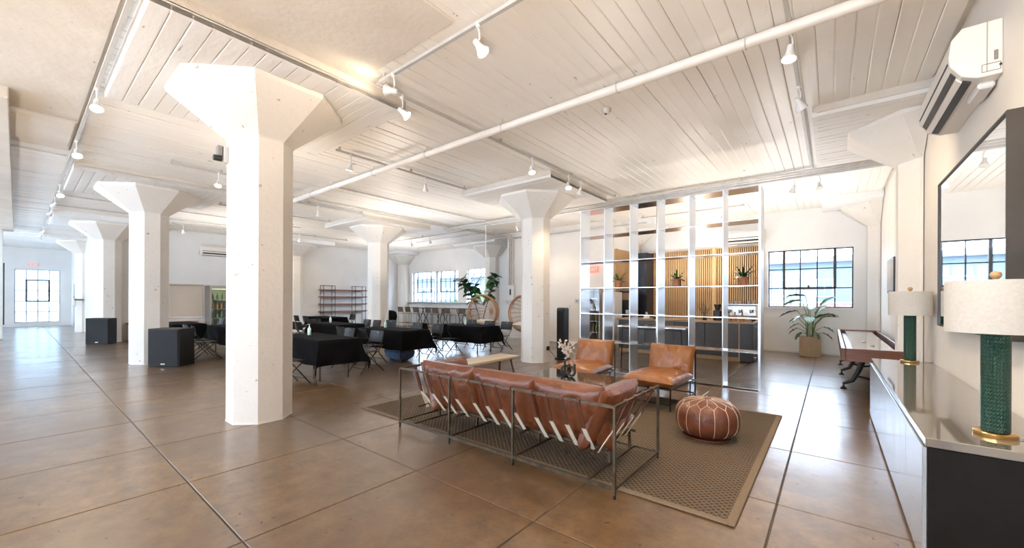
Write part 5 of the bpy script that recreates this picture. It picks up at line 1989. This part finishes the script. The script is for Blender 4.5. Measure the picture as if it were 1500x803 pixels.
# tower heater behind the middle column
tw = thing('tower_speaker', 'slim blue black tower standing behind the middle column', 'speaker', (-5.28, 8.62, 0))
MB().box((-.12, -.12, .03), (.12, .12, 1.30), .03).build('body', X['navy'], tw)
MB().box((-.09, -.135, .25), (.09, -.118, 1.22), .01).build('grille', X['speakercloth'], tw)
MB().box((-.15, -.15, 0), (.15, .15, .035), .01).build('base', X['blacksteel'], tw)

# ---- small wall fixtures
eb = thing('electrical_box', 'grey white electrical box with conduits at the corner of the white wall', 'electrical box', (-9.70, 12.1, 1.45))
MB().box((-.17, -.13, 0), (.17, -.002, .60), .008).build('case', X['whiteplastic'], eb)
MB().box((-.03, -.14, .22), (.04, -.13, .45)).build('switch', X['darkslot'], eb)
MB().box((-.05, -.10, -.28), (.10, -.002, -.10), .006).build('outlet', X['whiteplastic'], eb)
m = MB()
for x in (-.12, -.02, .08):
    m.tube([(x, -.05, .60), (x, -.05, 2.35), (x, -.20, 2.52), (x - .1, -.6, 2.54)], .022, 8)
m.tube([(.03, -.05, 0), (.03, -.05, -.12)], .018, 8)
m.tube([(-.15, -.06, .1), (-.24, -.08, -.02), (-.15, -.06, -.12)], .014, 8)
m.build('conduit', X['conduit'], eb, True)
wpl = thing('wall_plate', 'grey square control plate on the white wall beside the metal divider', 'switch', (-6.83, 12.1, 1.44))
MB().box((-.09, -.02, -.08), (.09, -.002, .09), .004).build('plate', X['conduit'], wpl)
MB().box((-.04, -.025, -.02), (.04, -.019, .04)).build('display', X['greyslot'], wpl)
wcn = thing('wall_conduit', 'thin white conduit rising from the floor on the white wall', 'pipe', (-7.16, 12.1, 0))
MB().tube([(0, -.015, 0), (0, -.015, 1.2)], .012, 8).build('pipe', X['whiteplastic'], wcn)
MB().box((-.04, -.04, 1.2), (.04, -.002, 1.3), .004).build('box', X['whiteplastic'], wcn)
out = thing('column_outlet', 'black outlet and cord low on the middle column', 'outlet', (-5.32, 8.0, .33))
MB().box((.001, -.05, -.05), (.03, .05, .05), .004).build('plate', X['blacksteel'], out)
MB().tube([(.03, 0, -.02), (.06, .1, -.12), (.05, .3, -.25), (.0, .55, -.31)], .006, 6).build('cord', X['blacksteel'], out)
cbx = thing('column_sensor', 'small dark sensor box mounted high on the near column', 'sensor', (-5.755, 1.612, 3.24))
MB().box((-.03, -.05, -.10), (.05, .0, .10), .006).build('back_plate', X['conduit'], cbx)
MB().box((-.05, -.11, -.02), (.03, -.05, .10), .01).build('case', X['greyslot'], cbx)
MB().cyl((-.01, -.14, -.05), (-.01, -.06, -.05), .035, 14).build('lens', X['darkslot'], cbx)
smk = thing('smoke_detector', 'round smoke detector on the ceiling boards above the sofa', 'smoke detector', (-2.40, 5.03, CEIL))
MB().lathe([(.03, -.062), (.05, -.055), (.062, -.03), (.066, 0)], 24).build('body', X['conduit'], smk, True)
MB().cyl((-.01, 0, -.068), (-.01, 0, -.058), .018, 12).build('sensor', X['darkslot'], smk)
fx = thing('wall_extinguisher', 'small pale wall fixture with dark bracket on the corridor wall end', 'fixture', (-25.55, 1.56, 1.3))
MB().lathe([(.06, -.15), (.07, -.1), (.07, .14), (.03, .2)], 14).build('body', X['whiteplastic'], fx, True)
MB().box((-.12, .02, .1), (.12, .06, .16)).box((-.02, .02, .1), (.02, .3, .14)).tube([(0, 0, .2), (.12, 0, .24)], .015, 6).build('bracket', X['darkslot'], fx)

# =================================================================== CEILING SERVICES
def pipe_run(name, label, pts, r, material='pipe', hangers=(), cat='pipe', group=None):
    t = thing(name, label, cat, pts[0], 0, group)
    o = Vector(pts[0])
    MB().tube([Vector(p) - o for p in pts], r, 14).build('pipe', X[material], t, True)
    for hx in hangers:
        p = Vector(hx) - o
        m = MB()
        m.tube([p + Vector((0, (r + .006) * math.cos(a), (r + .006) * math.sin(a))) for a in [2 * PI * k / 16 for k in range(16)]], .006, 6, closed=True)
        m.tube([p + Vector((0, 0, r)), p + Vector((0, 0, CEIL - hx[2]))], .006, 6)
        m.build('hanger', X['conduit'], t)
    return t


pipe_run('ceiling_pipe', 'thick painted pipe crossing the ceiling above the sofa to the right wall', [(-11.2, 4.38, 3.97), (.96, 4.38, 3.97)], .052,
         hangers=[(x, 4.38, 3.97) for x in (-.65, -1.95, -3.7, -5.4, -7.0, -8.6, -9.6, -10.6)])
MB_ = [('upper', 9.62, 4.02, .026), ('middle', 9.70, 4.00, .030), ('lower', 9.80, 3.97, .034)]
for nm, y, z, r in MB_:
    pipe_run('ceiling_conduit', 'long grey conduit running above the metal divider, %s of three' % nm, [(-10.9, y, z), (.96, y, z)], r, 'conduit', [(x, y, z) for x in (-1.5, -4.5, -7.5, -10.2)][:1 if nm != 'lower' else 4], group='conduits above the divider')
for nm, x, y0, y1 in (('left', -10.55, 4.5, 12.0), ('middle', -8.82, 4.5, 9.55), ('right', -10.42, 4.5, 11.9)):
    pipe_run('ceiling_conduit', 'grey conduit on the ceiling over the cloth tables, %s of three' % nm, [(x, y0, 4.05), (x, y1, 4.05)], .022, 'conduit', group='conduits over the tables')
pipe_run('ceiling_conduit', 'thin conduit along the top of the white store wall', [(-9.6, 12.02, 3.86), (-4.4, 12.02, 3.86)], .025, 'conduit')
for nm, x in (('near', -8.45), ('far', -10.58)):
    pipe_run('ceiling_conduit', 'thin conduit across the smooth plaster ceiling, %s one' % nm, [(x, -5.9, 4.02), (x, .55, 4.02)], .014, 'conduit', group='conduits on the plaster ceiling')
for nm, x, ya, yb in (('first', -14.9, .65, 6.4), ('second', -16.6, .65, 6.4), ('third', -11.05, 3.3, 6.6)):
    pipe_run('ceiling_conduit', 'dark conduit on the left ceiling bays, %s from the near column' % nm, [(x, ya, 4.05), (x, yb, 4.05)], .018, 'conduit', group='conduits in the left bays')
for nm, x, y in (('first', -14.6, 11.3), ('second', -16.2, 12.6)):
    pipe_run('ceiling_conduit', 'dark conduit across the ceiling before the back windows, %s' % nm, [(x, y, 4.05), (-9.9, y, 4.05)], .02, 'conduit', group='conduits before the back windows')


def track(label, p0, p1):
    t = thing('lighting_track', label, 'track', p0, 0, 'lighting tracks')
    d = Vector(p1) - Vector(p0)
    MB().bar((0, 0, 0), d, .036, .032).build('rail', X['track'], t)
    L = d.length
    n = max(2, int(L / 2.2))
    m = MB()
    for k in range(n + 1):
        q = d * (min(max(k / n, .02), .98))
        m.bar(q, q + Vector((0, 0, CEIL - p0[2])), .03)
    m.build('clip', X['track'], t)
    return t


ZT = 4.035
track('white lighting track along the left edge of the plaster ceiling', (-1.0, .60, ZT), (-13.6, .60, ZT))
track('white lighting track further down the left corridor', (-13.9, .60, ZT), (-24.5, .60, ZT))
track('white lighting track across the ceiling above the near floor', (-.2, 2.65, ZT), (-4.10, 2.65, ZT))
track('white lighting track running from the near floor to the middle column', (-4.18, 2.65, ZT), (-4.18, 9.4, ZT))
track('white lighting track running back along the right wall side', (-.31, 2.0, ZT), (-.31, 9.4, ZT))
track('white lighting track running behind the big near column', (-6.58, 3.4, ZT), (-6.58, 6.5, ZT))
track('white lighting track over the back cloth tables', (-10.9, 3.3, ZT), (-10.9, 6.5, ZT))
track('white lighting track over the hall cooler', (-17.6, 3.3, ZT), (-17.6, 6.5, ZT))
track('white lighting track beyond the conduits by the far right window', (-2.6, 10.1, ZT), (.5, 10.1, ZT))
track('white lighting track before the back windows', (-15.8, 10.4, ZT), (-10.3, 10.4, ZT))


def spot_parts(t, lit):
    """lamp head hanging at the origin, aimed along local -z by the head's own tilt"""
    MB().cyl((0, 0, .155), (0, 0, .20), .022, 12).build('adapter', X['lampshell'], t)
    MB().tube([(0, 0, .16), (.018, 0, .11), (.022, 0, .05), (0, 0, .03)], .008, 8).build('arm', X['lampshell'], t, True)
    h = MB().lathe([(.018, .05), (.026, .045), (.030, .0), (.036, -.03), (.062, -.085), (.064, -.095), (.058, -.093), (.030, -.04)], 24, cap=False).lathe([(.001, .052), (.018, .05)], 16).build('shade', X['lampshell'], t, True)
    MB().lathe([(.002, -.078), (.054, -.078), (.0555, -.088), (.002, -.092)], 24).build('bulb', X['lampglow' if lit else 'lampoff'], h)
    return h


def spot(label, px, aim, lit=True, power=1.0, size=75):
    """px: track position (x, y); aim: point on the floor or wall the head looks at"""
    loc = Vector((px[0], px[1], 3.84))
    t = thing('track_lamp', label, 'lamp', loc, 0, 'track lamps')
    h = spot_parts(t, lit)
    d = (Vector(aim) - loc).normalized()
    q = d.to_track_quat('-Z', 'Y')
    h.rotation_mode = 'QUATERNION'
    h.rotation_quaternion = q
    if lit:
        l = bpy.data.lights.new('lamp_light', 'SPOT')
        l.energy = LAMP_W * power
        l.color = (1.0, 0.80, 0.58)
        l.spot_size = math.radians(size)
        l.spot_blend = 0.9
        l.shadow_soft_size = 0.05
        o = bpy.data.objects.new('lamp_light', l)
        COL.objects.link(o)
        o.parent = t
        o.location = d * .11
        o.rotation_mode = 'QUATERNION'
        o.rotation_quaternion = q
    return t


spot('lit track lamp nearest the camera on the left corridor track', (-6.89, .60), (-4.9, .4, 0), True, .9)
spot('lit track lamp, second along the left corridor track', (-9.44, .60), (-7.2, .8, .5), True, .9)
spot('lit track lamp, third along the left corridor track', (-13.4, .60), (-11.0, 1.0, 0), True, .9)
spot('unlit track lamp, upper of the pair far down the corridor', (-15.1, .60), (-17.5, -1.0, 1.0), False)
spot('unlit track lamp, lower of the pair far down the corridor', (-16.7, .60), (-19, -1.0, 1.0), False)
spot('unlit track lamp, far end of the corridor track, first', (-21.6, .60), (-24, -1, 1), False)
spot('unlit track lamp, far end of the corridor track, last', (-23.6, .60), (-26, -1, 1), False)
track('short lighting track left of the near column', (-9.64, 1.8, ZT), (-9.64, 3.4, ZT))
spot('lit track lamp left of the near column, beyond the panel edge', (-9.64, 2.55), (-8.0, 1.6, 0), True, .8)
spot('lit track lamp on the cross track above the near floor', (-2.54, 2.65), (-1.0, 3.6, 1.2), True, 1.0, 95)
spot('track lamp at the corner of two tracks, aimed at the ceiling bay', (-3.85, 2.65), (-4.6, 2.2, 4.0), True, .12, 120)
spot('track lamp just past the corner of two tracks, turned away', (-4.18, 3.0), (-2.6, 4.4, 2.0), True, .5)
spot('lit track lamp behind the near column', (-6.58, 3.66), (-7.6, 3.4, 0), True, .9)
spot('unlit track lamp, second on the track behind the near column', (-6.58, 5.31), (-7.8, 6.6, 0), False)
spot('lit track lamp over the back cloth tables, left of the near column edge', (-10.9, 5.13), (-11.6, 6.0, 0), True, .9)
spot('lit track lamp beside the right edge of the near column', (-12.9, 5.26), (-13.4, 6.0, 0), True, .9)
spot('lit ring faced track lamp above the middle column panel', (-4.18, 5.75), (-3.0, 4.9, 0), True, 1.0)
spot('lit track lamp, left of the pair right of the middle column', (-4.18, 7.02), (-3.2, 5.8, .4), True, .9)
spot('lit track lamp, right of the pair right of the middle column', (-4.18, 7.51), (-5.4, 8.0, 1.6), True, .9)
spot('lit track lamp nearer on the right hand track, above the pouf', (-.31, 4.52), (-.6, 4.0, 0), True, 1.3, 90)
spot('lit track lamp at the near end of the right hand track', (-.31, 2.5), (.97, 3.7, 1.5), True, 1.3, 110)  # added out of view to wash the right wall with warm light
spot('lit track lamp farther on the right hand track', (-.31, 5.76), (.8, 7.6, 1.3), True, 1.0, 110)
spot('unlit track lamp by the far right window, left of two', (-.62, 10.1), (-1.6, 11.6, 1), False)
spot('unlit track lamp by the far right window, right of two', (-.20, 10.1), (.3, 9.0, 1), False)
spot('lit track lamp over the hall cooler', (-17.6, 3.63), (-18.4, 4.6, .5), True, .9)
spot('unlit track lamp before the back windows, left of two', (-13.8, 10.4), (-13.8, 12, 1), False)
spot('lit track lamp before the back windows, washing the sill wall', (-12.6, 10.4), (-15.2, 14.0, .9), True, .8)
spot('lit track lamp left of the wall shelves', (-16.4, 7.0), (-19.3, 8.4, 1.2), True, .8)
spot('lit track lamp washing the slatted kitchen wall', (-2.3, 12.1), (-3.1, 14.0, 1.6), True, 1.0)
spot('lit track lamp over the left part of the bar counter', (-4.0, 12.1), (-4.4, 14.0, 1.6), True, .9)
spot('lit track lamp over the egg chairs', (-8.0, 10.2), (-7.2, 12.1, 1.4), True, .7)
track('short lighting track over the bar counter', (-4.6, 12.1, ZT), (-1.8, 12.1, ZT))
track('short lighting track in front of the wall shelves', (-16.4, 6.2, ZT), (-16.4, 9.0, ZT))
track('short lighting track over the egg chairs', (-9.5, 10.2, ZT), (-6.6, 10.2, ZT))
track('lighting track over the second row of tables', (-12.9, 3.4, ZT), (-12.9, 6.5, ZT))
